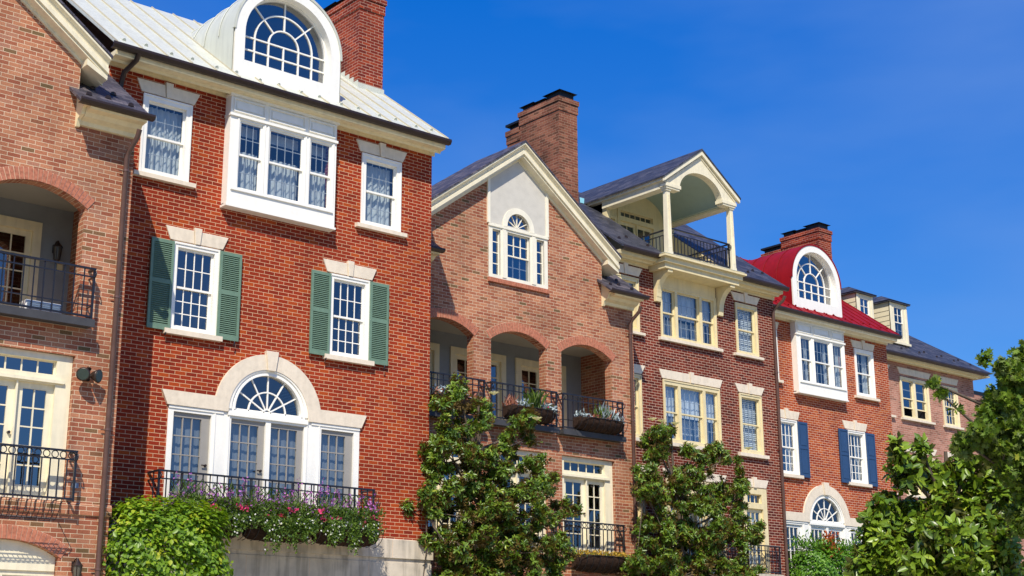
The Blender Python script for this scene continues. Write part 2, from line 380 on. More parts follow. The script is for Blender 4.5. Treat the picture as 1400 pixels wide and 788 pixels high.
def window(P, cas, lights, mat, y=0, proud=.025, sill=None, curtain='none', glass=None, name='window', sashmat=None, open_low=False, grille=False):
    """cas: casing outer x0,x1,z0,z1. lights: list of (x0,x1,z0,z1,cols,rows_top,rows_bottom); rows_bottom 0 = fixed light"""
    x0, x1, z0, z1 = cas
    m = MB(); m.plate(rect(x0, x1, z0, z1), [rect(*l[:4]) for l in lights], y - proud, proud + .10)
    # raised outer band on the casing
    b = .028
    for q in ((x0 - .006, x0 + b, z0, z1 + .006), (x1 - b, x1 + .006, z0, z1 + .006), (x0 + b, x1 - b, z1 - b, z1 + .006)):
        m.box(q[0], q[1], y - proud - .016, y - proud + .01, q[2], q[3])
    W = m.build(name, mat, P)
    s = MB(); g = MB(); gr = MB() if grille else None
    for l in lights:
        a, b_, c, d, cols, rt, rb = l
        if rb:
            mid = c + (d - c) * .5
            sash(s, a, b_, mid - .018, d, y + .03, cols, rt, behind=gr)
            hi = mid + .018
            if open_low: hi = mid + .30
            sash(s, a + .002, b_ - .002, c if not open_low else c + .28, hi, y + .062, cols, rb, behind=gr)
            g.quad((a, y + .048, mid), (b_, y + .048, mid), (b_, y + .048, d), (a, y + .048, d))
            lo = c if not open_low else c + .28
            g.quad((a, y + .078, lo), (b_, y + .078, lo), (b_, y + .078, mid), (a, y + .078, mid))
        else:
            sash(s, a, b_, c, d, y + .04, cols, rt)
            g.quad((a, y + .056, c), (b_, y + .056, c), (b_, y + .056, d), (a, y + .056, d))
    s.build('sash', sashmat or mat, W)
    if gr and gr.v: gr.build('grille', GRILLE, W)
    g.build('pane', glass or GLASS, W)
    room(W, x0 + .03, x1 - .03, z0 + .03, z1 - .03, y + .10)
    if curtain != 'none':
        cm = MB()
        for l in lights:
            a, b_, c, d = l[:4]
            if curtain == 'full': parts = [(a - .02, b_ + .02, c + (d - c) * .45, d)]; cm.box(a - .02, b_ + .02, y + .40, y + .405, c, c + (d - c) * .46)
            elif curtain == 'cafe': parts = [(a, b_, c, c + (d - c) * .97)]
            elif curtain == 'sides': parts = [(a - .02, a + (b_ - a) * .3, c, d), (b_ - (b_ - a) * .3, b_ + .02, c, d)]
            elif curtain == 'upper': parts = [(a - .02, b_ + .02, c + (d - c) * .52, d)]
            else: parts = []
            for q in parts:
                k = curtain_mesh(q[0], q[1], q[2], q[3], y + .17, amp=.03 if curtain != 'full' else .012); cm.add(k.v, k.f, True)
            if curtain == 'blind':
                zz = c
                while zz < d:
                    cm.box(a - .02, b_ + .02, y + .15, y + .156, zz, zz + .035); zz += .05
        cm.build('curtain', SHEER if curtain in ('full', 'blind') else CURT, W)
    if sill:
        sm = MB(); sx0, sx1, sz0, sz1 = sill[:4]
        sm.prism([(y - .10, sz0), (y - .10, sz1 - .015), (y + .02, sz1), (y + .02, sz0)], sx0, sx1, 'x')
        sm.build('sill', sill[4], W)
    return W

def lintel(P, xb0, xb1, xt0, xt1, z0, z1, mat=STONE, key=True, y=0, kw=.11, up=.05):
    m = MB(); c = (xb0 + xb1) / 2
    if key:
        kb, kt = kw * .42, kw * .62
        m.prism([(xb0, z0), (c - kb - .004, z0), (c - kt - .004, z1), (xt0, z1)], y - .03, y + .03, 'y')
        m.prism([(c + kb + .004, z0), (xb1, z0), (xt1, z1), (c + kt + .004, z1)], y - .03, y + .03, 'y')
        L = m.build('lintel', mat, P, .004)
        MB().prism([(c - kb, z0 - .012), (c + kb, z0 - .012), (c + kt * 1.05, z1 + up), (c - kt * 1.05, z1 + up)], y - .06, y + .03, 'y').build('keystone', mat, L, .004)
    else:
        L = m.prism([(xb0, z0), (xb1, z0), (xt1, z1), (xt0, z1)], y - .03, y + .03, 'y').build('lintel', mat, P, .004)
    return L

def shutter(P, x0, x1, z0, z1, mat, louver=True, y=-.04):
    m = MB(); st = .045; t = .035; mid = z0 + (z1 - z0) * .53
    m.box(x0, x0 + st, y - t, y, z0, z1); m.box(x1 - st, x1, y - t, y, z0, z1)
    for a, b in ((z0, z0 + .08), (mid - .035, mid + .035), (z1 - .06, z1)): m.box(x0 + st, x1 - st, y - t + .002, y - .002, a, b)
    for a, b in ((z0 + .08, mid - .035), (mid + .035, z1 - .06)):
        if louver:
            n = int((b - a) / .034)
            for i in range(n):
                zc = a + (b - a) * (i + .5) / n
                m.prism([(y - t + .004, zc - .016), (y - t + .004, zc - .008), (y - .006, zc + .016), (y - .006, zc + .008)], x0 + st, x1 - st, 'x')
        else:
            m.box(x0 + st, x1 - st, y - t + .014, y - .004, a, b)
            m.box(x0 + st + .035, x1 - st - .035, y - t + .004, y - .01, a + .04, b - .04)
    S = m.build('shutter', mat, P)
    if louver: MB().box(x0 + st, x1 - st, y - .004, y + .003, z0 + .08, z1 - .06).build('backing', mat, S)
    h = MB()
    for zz in (z0 + .15, z1 - .25):
        xx = x0 if (x0 < 0 and False) else x1
    h.tube([(x0 + (x1 - x0) * .8, y - t - .005, z0 - .01), (x0 + (x1 - x0) * .8, y - t - .02, z0 - .05), (x0 + (x1 - x0) * .8, y - t + .01, z0 - .09)], .012, 6)
    h.build('shutter_dog', IRON, S)
    return S

def gutter(P, x0, x1, y, z, mat=BRONZE, h=.10, d=.11):
    prof = [(y, z), (y - .004, z - h * .45), (y + .03, z - h), (y + d, z - h), (y + d, z - h + .01), (y + .035, z - h + .012), (y + .012, z - h * .45), (y + .012, z)]
    return MB().prism(prof, x0, x1, 'x').build('gutter', mat, P)

def cornice(P, x0, x1, zt, zb, ye, mat):
    """box cornice under a gutter, from the wall (y=0) out to ye"""
    prof = [(0.0, zb), (-.03, zb), (-.035, zb + .07), (-.06, zb + .09), (ye * .45, zt - .14), (ye * .5, zt - .10), (ye + .09, zt - .09), (ye + .075, zt - .02), (ye + .075, zt), (0.0, zt)]
    return MB().prism(prof, x0, x1, 'x').build('cornice', mat, P)

def downspout(P, x, y, z0, z1, mat=PIPE, top=None, r=.042):
    m = MB(); pts = [(x, y, z0), (x, y, z1)]
    if top: pts = [(x, y, z0), (x, y, z1 - .28), (x + (top[0] - x) * .2, y + (top[1] - y) * .2, z1 - .18), (x + (top[0] - x) * .85, y + (top[1] - y) * .85, z1 - .02), (top[0], top[1], z1 + .10)]
    m.tube(pts, r, 10)
    D = m.build('downspout', mat, P)
    z = z0 + 1.0
    while z < z1 - .4:
        b = MB(); b.tube([(x, y, z), (x, y, z + .035)], r + .008, 10); b.box(x - .012, x + .012, y, y + .08, z, z + .03); b.tube([(x - .1, y + .03, z + .015), (x + .1, y + .03, z + .015)], .008, 5); z += 2.05
        b.build('pipe_clamp', mat, D)
    return D

def railing(P, x0, x1, yo, z0, z1, style='plain', yw=0, step=.125, midz=None):
    m = MB(); b = .012
    def bars(z, h, w):
        m.box(x0 - w, x1 + w, yo - w, yo + w, z - h, z)
        for x in (x0, x1): m.box(x - w, x + w, yo + w, yw, z - h, z)
    bars(z1, .028, .022); bars(z0 + .03, .028, .014)
    zt2 = z1 - .13
    bars(zt2, .02, .011)
    if style == 'plain': bars(z0 + .19, .016, .010)
    for x in (x0, x1):
        m.box(x - .016, x + .016, yo - .016, yo + .016, z0 - .02, z1)
        # scrolled side end
        cy = yo - .03
        m.tube([(x, cy + .05 * math.cos(R(t)) , z1 - .10 + .05 * math.sin(R(t))) for t in range(60, 330, 30)], .010, 5)
    n = max(1, int(round((x1 - x0) / step)))
    if style == 'circles':
        for i in range(n):
            xc = x0 + (x1 - x0) * (i + .5) / n; rr = (z1 - .028 - zt2) / 2 - .001
            m.tube([(xc + rr * math.cos(R(t)), yo, z1 - .028 - rr + rr * math.sin(R(t))) for t in range(0, 361, 30)], .008, 5, False)
    if style == 'diagonal':
        L = x1 - x0
        for cxx in [x0 + L * k for k in (.2, .5, .8)] if L > 2 else [x0 + L * .3, x0 + L * .7]:
            w = .42 if L > 2 else .3; za, zb_ = z0 + .03, zt2 - .02
            for k in range(4):
                o = k * .16
                for sgn in (-1, 1):
                    xa, xb = cxx + sgn * o, cxx + sgn * w; l = min(abs(xb - xa), zb_ - za)
                    m.tube([(xa, yo, zb_), (xa + sgn * l, yo, zb_ - l)], .008, 5, False)
            m.box(cxx - w - .008, cxx - w + .008, yo - .008, yo + .008, za, z1); m.box(cxx + w - .008, cxx + w + .008, yo - .008, yo + .008, za, z1)
    A = m.build('balcony_railing', IRON, P)
    bm = MB().box(-.008, .008, -.008, .008, 0, zt2 - z0 - .02)
    if style == 'plain' or style == 'diagonal': bm = MB().box(-.008, .008, -.008, .008, 0, z1 - z0 - .03)
    first = None
    locs = [(x0 + (x1 - x0) * i / n, yo, z0 + .01) for i in range(1, n)]
    if abs(yw - yo) > .2:
        k = max(1, int(abs(yw - yo) / step)); locs += [(x, yo + (yw - yo) * j / k, z0 + .01) for x in (x0, x1) for j in range(1, k)]
    for l in locs:
        if first is None: first = bm.build('baluster', IRON, A); first.location = l
        else: share(first, A, l)
    return A

def french_door(P, cas, mat, leaves, z0, z1, cols, rows, y=0, curtain='none', transom=None, doormat=None, glass=None, proud=.02, name='french_door', stile=.09, brail=.17):
    """cas casing x0,x1,z0,z1; leaves list of (x0,x1)"""
    m = MB(); holes = [rect(a, b, z0, z1) for a, b in leaves]
    if transom: holes.append(rect(*transom[:4]))
    m.plate(rect(*cas), holes, y - proud, proud + .09)
    W = m.build(name, mat, P)
    d = MB(); g = MB()
    for a, b in leaves:
        yy = y + .045
        d.box(a, a + stile, yy, yy + .04, z0, z1); d.box(b - stile, b, yy, yy + .04, z0, z1)
        d.box(a + stile, b - stile, yy, yy + .04, z0, z0 + brail); d.box(a + stile, b - stile, yy, yy + .04, z1 - .09, z1)
        gx0, gx1, gz0, gz1 = a + stile, b - stile, z0 + brail, z1 - .09
        for i in range(1, cols):
            x = gx0 + (gx1 - gx0) * i / cols; d.box(x - .010, x + .010, yy + .005, yy + .034, gz0, gz1)
        for i in range(1, rows):
            z = gz0 + (gz1 - gz0) * i / rows; d.box(gx0, gx1, yy + .007, yy + .032, z - .010, z + .010)
        g.quad((gx0, yy + .02, gz0), (gx1, yy + .02, gz0), (gx1, yy + .02, gz1), (gx0, yy + .02, gz1))
    if transom:
        a, b, c, e, k = transom; sash(d, a, b, c, e, y + .045, k, 1, .02, .022)
        g.quad((a, y + .062, c), (b, y + .062, c), (b, y + .062, e), (a, y + .062, e))
    d.build('door_leaf', doormat or mat, W); g.build('pane', glass or GLASS, W)
    h = MB()
    for a, b in leaves[:1]:
        h.tube([(b - .04, y + .045, z0 + .9), (b - .04, y + .0, z0 + .9)], .022, 8)
    h.build('handle', BRONZE, W)
    room(W, cas[0] + .03, cas[1] - .03, z0, cas[3] - .02, y + .10, 1.2)
    if curtain != 'none':
        cm = MB()
        for a, b in leaves:
            k = curtain_mesh(a + .05, b - .05, z0 + .1, z1, y + .16, amp=.018); cm.add(k.v, k.f, True)
        cm.build('curtain', BLIND if curtain == 'grey' else CURT, W)
    return W

def ringpoly(cx, cz, r1, r2, a0=0, a1=180, n=28):
    return arc(cx, cz, r2, a0, a1, n) + arc(cx, cz, r1, a1, a0, n)
def ring(m, cx, cz, r1, r2, y0, y1, a0=0, a1=180, n=28):
    """solid curved band made of quads"""
    vs = []; 
    for i in range(n + 1):
        t = R(a0 + (a1 - a0) * i / n)
        for rr, yy in ((r1, y0), (r2, y0), (r2, y1), (r1, y1)): vs.append((cx + rr * math.cos(t), yy, cz + rr * math.sin(t)))
    fs = []
    for i in range(n):
        for k in range(4):
            fs.append((i * 4 + k, (i + 1) * 4 + k, (i + 1) * 4 + (k + 1) % 4, i * 4 + (k + 1) % 4))
    fs += [(0, 1, 2, 3), (n * 4 + 3, n * 4 + 2, n * 4 + 1, n * 4)]
    return m.add(vs, fs)
def spoke(m, cx, cz, r1, r2, ang, w, y0, y1):
    c, s_ = math.cos(R(ang)), math.sin(R(ang)); px, pz = -s_ * w / 2, c * w / 2
    m.prism([(cx + r1 * c + px, cz + r1 * s_ + pz), (cx + r2 * c + px, cz + r2 * s_ + pz), (cx + r2 * c - px, cz + r2 * s_ - pz), (cx + r1 * c - px, cz + r1 * s_ - pz)], y0, y1, 'y')

def chimney(P, x0, x1, y0, y1, y2, zb, zt, mat, slope=.742, flash=METALW, rb=None):
    """main stack y0..y1 and a lower stack y1..y2 behind it"""
    m = MB(); m.box(x0, x1, y0, y1, zb, zt - .36)
    m.box(x0 - .02, x1 + .02, y0 - .02, y1 + .02, zt - .36, zt - .12); m.box(x0 - .045, x1 + .045, y0 - .045, y1 + .045, zt - .12, zt)
    m.box(x0 + .03, x1 - .03, y1, y2, zb, zt - .72)
    m.box(x0 + .01, x1 - .01, y1 + .02, y2 + .02, zt - .72, zt - .50); m.box(x0 - .01, x1 + .01, y1 + .045, y2 + .04, zt - .50, zt - .36)
    C_ = m.build('chimney', mat, P)
    k = MB()
    ys = [(y0 - .02, y0 + (y1 - y0) * .40, .22), (y0 + (y1 - y0) * .36, y0 + (y1 - y0) * .70, .15), (y0 + (y1 - y0) * .66, y1 + .02, .19)]
    for a, b, h in ys:
        k.box(x0 + .08, x1 - .08, a + .06, b - .06, zt, zt + h - .02)
        k.add([(x0 + .0, a - .02, zt + h - .03), (x1 - .0, a - .02, zt + h - .03), (x1 - .0, b + .02, zt + h - .03), (x0 + .0, b + .02, zt + h - .03), ((x0 + x1) / 2, (a + b) / 2 - .1, zt + h + .08), ((x0 + x1) / 2, (a + b) / 2 + .1, zt + h + .08)],
              [(0, 1, 4), (1, 2, 5, 4), (2, 3, 5), (3, 0, 4, 5), (3, 2, 1, 0)])
    a, b = y1 + .06, y2
    k.box(x0 + .1, x1 - .1, a + .06, b - .04, zt - .36, zt - .22); k.box(x0 - .0, x1 + .0, a, b + .04, zt - .22, zt - .16)
    k.build('chimney_cap', CAPM, C_)
    if rb is not None:
        f = MB(); n = 9; L = (y1 - y0) / n
        for i in range(n):
            a = y0 + i * L; z = rb(a); f.box(x0 - .012, x0 + .005, a, a + L, z - .05, z + .16)
        z = rb(y0); f.box(x0 - .02, x1 + .02, y0 - .03, y0 + .004, z - .12, z + .10)
        f.build('step_flashing', flash, C_)
    return C_

def leaded_roof(P, x0, x1, ye, ze, yr, slope, mat, th=.05, seams=True, step=.42, guards=None, back=True, name='roof'):
    zr = ze + slope * (yr - ye); m = MB()
    prof = [(ye, ze), (yr, zr), (yr + (yr - ye), ze), (yr + (yr - ye), ze - th), (yr, zr - th * 1.3), (ye, ze - th)] if back else [(ye, ze), (yr, zr), (yr, zr - th * 1.3), (ye, ze - th)]
    m.prism(prof, x0, x1, 'x')
    Rf = m.build(name, mat, P)
    if seams:
        s = MB(); n = int((x1 - x0) / step)
        for i in range(n + 1):
            x = min(max(x0 + (x1 - x0) * i / n, x0 + .012), x1 - .012)
            s.prism([(ye, ze - .002), (ye, ze + .03), (yr, zr + .03), (yr, zr - .002)], x - .011, x + .011, 'x')
        s.build('standing_seam', SEAMW if mat == METALW else mat, Rf)
    if guards:
        g0 = None; gm = MB(); 
        gm.prism([(-.038, 0), (.038, 0), (.026, .035), (0, .05), (-.026, .035)], -.010, .010, 'y'); gm.box(-.035, .035, -.02, .1, 0, .012)
        n = int((x1 - x0) / guards)
        for i in range(n):
            x = x0 + (x1 - x0) * (i + .5) / n; yy = ye + (.30 if i % 2 else .22); zz = ze + slope * (yy - ye)
            if g0 is None: g0 = gm.build('snow_guard', mat, Rf); g0.location = (x, yy, zz); g0.rotation_euler = (math.atan(slope), 0, 0)
            else: share(g0, Rf, (x, yy, zz))
    return Rf

def arch_dormer(P, cx, yf, zb, zs, r, roofmat, slope_z, facemat=WHITE):
    """round headed dormer. r glass radius, zs springing, zb base, barrel roof runs back into the main roof"""
    ro = r + .235
    outer = [(cx - ro, zb), (cx + ro, zb)] + arc(cx, zs, ro, 0, 180, 36)
    rin = r + .03
    hole = [(cx - rin, zb + .30), (cx + rin, zb + .30)] + arc(cx, zs, rin, 0, 180, 36)
    D = MB().plate(outer, [hole], yf, .26).build('dormer', facemat, P)
    # inner frame set back
    f = MB(); hole2 = [(cx - r, zb + .36), (cx + r, zb + .36)] + arc(cx, zs, r, 0, 180, 36)
    o2 = [(cx - rin - .01, zb + .29), (cx + rin + .01, zb + .29)] + arc(cx, zs, rin + .01, 0, 180, 36)
    f.plate(o2, [hole2], yf + .16, .09)
    gb = zb + .36; b = .026; ya, yb = yf + .19, yf + .225
    for rr in (r * .36, r * .69): ring(f, cx, zs, rr - b / 2, rr + b / 2, ya, yb)
    for an in (45, 90, 135): spoke(f, cx, zs, r * .36, r, an, b, ya + .003, yb - .003)
    hgt = zs - gb
    for xx in (-.69, -.36, .36, .69): f.box(cx + xx * r - b / 2, cx + xx * r + b / 2, ya, yb, gb, zs)
    f.box(cx - b / 2, cx + b / 2, ya + .004, yb, gb, zs)
    for zz in (zs, gb + hgt * .5): f.box(cx - r, cx + r, ya + .002, yb - .002, zz - b / 2, zz + b / 2)
    f.build('window_frame', facemat, D)
    pts = [(cx - r, gb), (cx + r, gb)] + arc(cx, zs, r, 0, 180, 36)
    MB().add([(p[0], yf + .215, p[1]) for p in pts], [tuple(range(len(pts)))]).build('pane', GLASSB, D)
    rp_ = [(cx + r + .02, gb - .02)] + arc(cx, zs, r + .02, 0, 180, 20) + [(cx - r - .02, gb - .02)]; vs = []
    for x, z in rp_: vs += [(x, yf + .26, z), (x, yf + 1.5, z)]
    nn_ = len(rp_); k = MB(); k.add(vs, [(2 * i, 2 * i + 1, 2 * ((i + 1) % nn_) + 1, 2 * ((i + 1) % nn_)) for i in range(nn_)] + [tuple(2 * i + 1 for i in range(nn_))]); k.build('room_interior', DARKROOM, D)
    # barrel roof
    q = MB(); rb_ = ro + .03; n = 28; vs = []; pr = [(cx + rb_, zb)] + arc(cx, zs, rb_, 0, 180, n) + [(cx - rb_, zb)]
    yback = lambda z: slope_z(z) + .12
    for x, z in pr: vs += [(x, yf + .02, z), (x, max(yf + .1, yback(z)), z)]
    fs = [(2 * i, 2 * i + 1, 2 * i + 3, 2 * i + 2) for i in range(len(pr) - 1)]
    q.add(vs, fs, True)
    e = MB(); ring(e, cx, zs, ro - .01, rb_ + .008, yf - .015, yf + .05, 0, 180, 36)
    B = q.build('barrel_roof', roofmat, D); e.build('roof_edge', roofmat, D)
    s = MB()
    ymax = yback(zs + rb_); k = yf + .55
    while k < ymax:
        # seams hoop over the barrel only where it stands clear of the main roof
        pts = [p for p in pr if yback(p[1]) > k]
        if len(pts) > 3: s.tube([(x + (x - cx) * .012, k, z + .008) for x, z in pts], .011, 4, False)
        k += .55
    if s.v: s.build('standing_seam', roofmat, D)
    return D

def palladian(P, cx, y0z, mats, dz=0, closed=True, curtain='grey'):
    pass

# ------------------------------------------------------------------ house type A (bow dormer, box window, shutters)
def house_A(label, loc, brick, roofmat, shmat, louver, doormat, glassdoor, curt3, curt1):
    P = thing('townhouse', label, 'house', loc, 'brick townhouses in the row')
    Wd = 6.96
    arc_c = -3.52; zs = 5.92
    # wall openings
    holes = [rect(-1.66, -.80, 9.80, 11.16), rect(-6.20, -5.34, 9.80, 11.16), rect(-4.55, -2.45, 9.75, 11.2),
             rect(-2.30, -1.52, 7.16, 8.70), rect(-5.46, -4.68, 7.16, 8.70),
             [(-5.42, 3.96), (-1.60, 3.96), (-1.60, 5.90), (arc_c + .82, 5.90)] + arc(arc_c, zs, .82, 0, 180, 24)[1:-1] + [(arc_c - .82, 5.90), (-5.42, 5.90)]]
    m = MB(); m.plate(rect(-Wd, 0, 3.92, 11.66), holes, 0, .10, caps=False)
    m.quad((0, 0, 3.92), (0, 9, 3.92), (0, 9, 11.66), (0, 0, 11.66)); m.quad((-Wd, 0, 3.92), (-Wd, 0, 11.66), (-Wd, 9, 11.66), (-Wd, 9, 3.92))
    m.quad((0, 9, 0), (-Wd, 9, 0), (-Wd, 9, 11.66), (0, 9, 11.66))
    m.add([(0, 0, 11.66), (0, 9, 11.66), (0, 3.3, 14.5)], [(0, 1, 2)]); m.add([(-Wd, 0, 11.66), (-Wd, 3.3, 14.5), (-Wd, 9, 11.66)], [(0, 1, 2)])
    m.build('wall', brick, P)
    s = MB(); s.box(-Wd + .002, -.002 + .05, -.05, 8.9, -1, 3.52)
    s.box(-Wd + .004, .07, -.075, 8.9, 3.60, 3.925); s.prism([(-.075, 3.925), (-.0, 3.95), (8.9, 3.95), (8.9, 3.925)], -Wd + .004, .07, 'x')
    s.box(-Wd + .004, .04, -.035, 8.9, 3.52, 3.60)
    B = s.build('stone_base', STONEB, P)
    j = MB()
    for zz in (.5, 1.1, 1.7, 2.3, 2.9): j.box(-Wd, .052, -.0525, -.04, zz, zz + .012)
    for i, xx in enumerate(np.arange(-Wd + .6, 0, 1.25)): j.box(xx, xx + .008, -.0524, -.04, 2.9, 3.52); j.box(xx + .5, xx + .508, -.0774, -.07, 3.61, 3.92)
    j.build('mortar_joint', SOOT, B)
    # eave
    cornice(P, -Wd + .01, .05, 11.70, 11.56, -.46, CREAM if brick == RED else CREAM2)
    gutter(P, -Wd - .1, .09, -.53, 11.78)
    leaded_roof(P, -Wd - .02, .07, -.46, 11.80, 3.3, .742, roofmat, guards=.42, step=.46)
    # dormer, chimney
    arch_dormer(P, -3.47, -.15, 12.03, 12.90, .90, roofmat, lambda z: -.46 + (z - 11.8) / .742)
    chimney(P, -.60, .03, 1.8, 3.3, 4.15, 12.9, 15.66, CHR, flash=roofmat, rb=lambda y: 11.8 + .742 * (y + .46))
    # box bay
    bx0, bx1, by = -4.64, -2.39, -.19
    b = MB(); b.plate(rect(bx0, bx1, 9.52, 11.58), [rect(-4.44, -3.97, 9.86, 11.14), rect(-3.83, -3.10, 9.86, 11.14), rect(-2.96, -2.49, 9.86, 11.14)], by, .10)
    b.box(bx0, bx0 + .04, by + .1, 0, 9.52, 11.58); b.box(bx1 - .04, bx1, by + .1, 0, 9.52, 11.58); b.box(bx0, bx1, by + .1, 0, 9.52, 9.56)
    b.box(bx0 - .02, bx1 + .02, by - .02, 0, 9.49, 9.53); b.box(bx0 + .06, bx1 - .06, by - .03, by, 9.80, 9.835)
    b.box(bx0 - .015, bx1 + .015, by - .035, 0, 11.18, 11.23); b.box(bx0 - .03, bx1 + .03, by - .045, 0, 11.555, 11.60)
    for a, c in ((bx0 + .05, -3.95), (-3.86, -3.10), (-3.01, bx1 - .05)):
        for q in ((a, a + .02, 11.27, 11.52), (c - .02, c, 11.27, 11.52), (a + .02, c - .02, 11.27, 11.285), (a + .02, c - .02, 11.50, 11.52)): b.box(q[0], q[1], by - .035, by, q[2], q[3])
        b.box(a + .06, c - .06, by - .022, by, 11.33, 11.455)
    for a, c in ((-4.44, -3.97), (-3.83, -3.10), (-2.96, -2.49)):
        for q in ((a - .05, a - .02, 9.84, 11.17), (c + .02, c + .05, 9.84, 11.17)): b.box(q[0], q[1], by - .015, by, q[2], q[3])
    BW = b.build('bay_window', WHITE, P)
    s = MB(); g = MB(); cm = MB(); gr = MB()
    for a, c, k in ((-4.44, -3.97, 3), (-3.83, -3.10, 4), (-2.96, -2.49, 3)):
        sash(s, a, c, 10.48, 11.14, by + .03, k, 2, behind=gr); sash(s, a, c, 9.86, 10.52, by + .062, k, 2, behind=gr)
        g.quad((a, by + .048, 10.5), (c, by + .048, 10.5), (c, by + .048, 11.14), (a, by + .048, 11.14)); g.quad((a, by + .08, 9.86), (c, by + .08, 9.86), (c, by + .08, 10.5), (a, by + .08, 10.5))
        for q in ([(a, c, 9.86, 10.62)] if curt3 == 'cafe' else [(a, a + .12, 9.86, 11.14), (c - .12, c, 9.86, 11.14)]):
            kk = curtain_mesh(q[0], q[1], q[2], q[3], by + .19); cm.add(kk.v, kk.f, True)
        if curt3 == 'cafe': cm.box(a - .03, c + .03, by + .26, by + .264, 10.95, 11.14)
    s.build('sash', WHITE, BW); gr.build('grille', GRILLE, BW); g.build('pane', GLASS, BW); cm.build('curtain', CURT, BW); room(BW, -4.5, -2.43, 9.80, 11.18, .08, 1.0)
    # third floor windows
    for cx in (-1.23, -5.77):
        window(P, (cx - .46, cx + .46, 9.80, 11.22), [(cx - .36, cx + .36, 9.88, 11.12, 4, 2, 2)], WHITE, sill=(cx - .58, cx + .58, 9.71, 9.80, STONE), curtain=curt3, grille=True)
        lintel(P, cx - .50, cx + .50, cx - .60, cx + .60, 11.25, 11.47)
    # shuttered windows
    for cx in (-1.90, -5.07):
        window(P, (cx - .44, cx + .44, 7.18, 8.70), [(cx - .35, cx + .35, 7.24, 8.62, 4, 2, 3)], WHITE, sill=(cx - .54, cx + .54, 7.08, 7.18, STONE), curtain='none' if louver else 'sides', glass=GLASSB)
        lintel(P, cx - .50, cx + .50, cx - .60, cx + .60, 8.73, 8.96)
        shutter(P, cx - .44 - .42, cx - .44, 7.13, 8.69, shmat, louver); shutter(P, cx + .44, cx + .44 + .42, 7.13, 8.69, shmat, louver)
    # stone arch and entablature
    a = MB()
    left = [(-5.46, 5.90), (arc_c - .80, 5.90), (arc_c - .80, 5.92)] + arc(arc_c, zs, .80, 180, 0, 40)[1:-1] + [(arc_c + .80, 5.92), (arc_c + .80, 5.90), (-1.58, 5.90), (-1.47, 6.14), (arc_c + 1.045, 6.14)]
    a0 = math.degrees(math.asin(.22 / 1.07))
    left += arc(arc_c, zs, 1.07, a0, 180 - a0, 40) + [(arc_c - 1.045, 6.14), (-5.57, 6.14)]
    a.plate(left, [], -.05, .10)
    SA = a.build('stone_arch', STONE, P)
    MB().prism([(arc_c - .075, 6.70), (arc_c + .075, 6.70), (arc_c + .125, 7.05), (arc_c - .125, 7.05)], -.09, .0, 'y').build('keystone', STONE, SA, .005)
    # palladian door unit
    w = MB(); r = .66
    fan = [(arc_c - r, 5.96)] + [(arc_c + r, 5.96)] + arc(arc_c, 5.96, r, 0, 180, 32)[1:-1]
    leaves = [(-5.32, -4.62), (-4.24, -3.56), (-3.46, -2.78), (-2.42, -1.72)]
    outer = [(-5.42, 3.96), (-1.60, 3.96), (-1.60, 5.90), (arc_c + .80, 5.90)] + arc(arc_c, zs, .80, 0, 180, 32)[1:-1] + [(arc_c - .80, 5.90), (-5.42, 5.90)]
    w.plate(outer, [fan] + [rect(p, q, 3.98, 5.80) for p, q in leaves], -.012, .11)
    ring(w, arc_c, 5.96, .735, .795, -.035, 0, 0, 180, 36); ring(w, arc_c, 5.96, .66, .69, -.025, 0, 0, 180, 36)
    w.box(arc_c - .80, arc_c + .80, -.045, 0, 5.84, 5.90)
    w.box(-5.42, -4.40, -.03, 0, 5.85, 5.895); w.box(-2.64, -1.60, -.03, 0, 5.85, 5.895)
    for xx in (-4.56, -4.29, -2.73, -2.47): w.box(xx - .012, xx + .012, -.03, 0, 3.98, 5.84)
    DU = w.build('french_door', WHITE, P)
    f = MB(); b_ = .024
    ring(f, arc_c, 5.96, .36, .36 + b_, .03, .06); ring(f, arc_c, 5.96, .06, .06 + b_, .03, .06)
    for an in (30, 60, 90, 120, 150): spoke(f, arc_c, 5.96, .07, r, an, b_, .033, .057)
    f.box(arc_c - r, arc_c + r, .03, .06, 5.96, 5.99)
    f.build('fan_light', WHITE, DU)
    d = MB(); g = MB()
    g.add([(p[0], .05, p[1]) for p in fan], [tuple(range(len(fan)))])
    for i, (p, q) in enumerate(leaves):
        l, rr = (.03, .16) if i in (0, 3) else ((.03, .12) if i == 1 else (.02, .12))
        d.box(p, p + l, .03, .07, 3.98, 5.80); d.box(q - rr, q, .03, .07, 3.98, 5.80); d.box(p + l, q - rr, .03, .07, 5.72, 5.80); d.box(p + l, q - rr, .03, .07, 3.98, 4.16)
        for k in (1, 2):
            x = p + l + (q - rr - p - l) * k / 3; d.box(x - .008, x + .008, .035, .065, 4.16, 5.72)
        for k in range(1, 5):
            z = 4.16 + 1.56 * k / 5; d.box(p + l, q - rr, .037, .063, z - .009, z + .009)
        g.quad((p, .055, 4.0), (q, .055, 4.0), (q, .055, 5.8), (p, .055, 5.8))
    d.build('door_leaf', doormat, DU); g.build('pane', glassdoor, DU)
    h = MB()
    for x in (-4.68, -3.62): h.tube([(x, .03, 4.95), (x, -.01, 4.95)], .022, 8); h.tube([(x, -.01, 4.95), (x - .08, -.01, 4.95)], .010, 6)
    h.build('handle', BRONZE, DU)
    if curt1:
        cm = MB()
        for p, q in leaves:
            kk = curtain_mesh(p + .03, q - .03, 4.0, 5.78, .15, amp=.006); cm.add(kk.v, kk.f, True)
        cm.build('curtain', BLIND, DU)
    room(DU, -5.40, -1.62, 3.97, 5.89, .10, 1.6); MB().add([(arc_c - .8, .9, 5.9), (arc_c + .8, .9, 5.9), (arc_c + .8, .9, 6.8), (arc_c - .8, .9, 6.8)], [(0, 1, 2, 3)]).build('fan_light_backing', DARKROOM, DU)
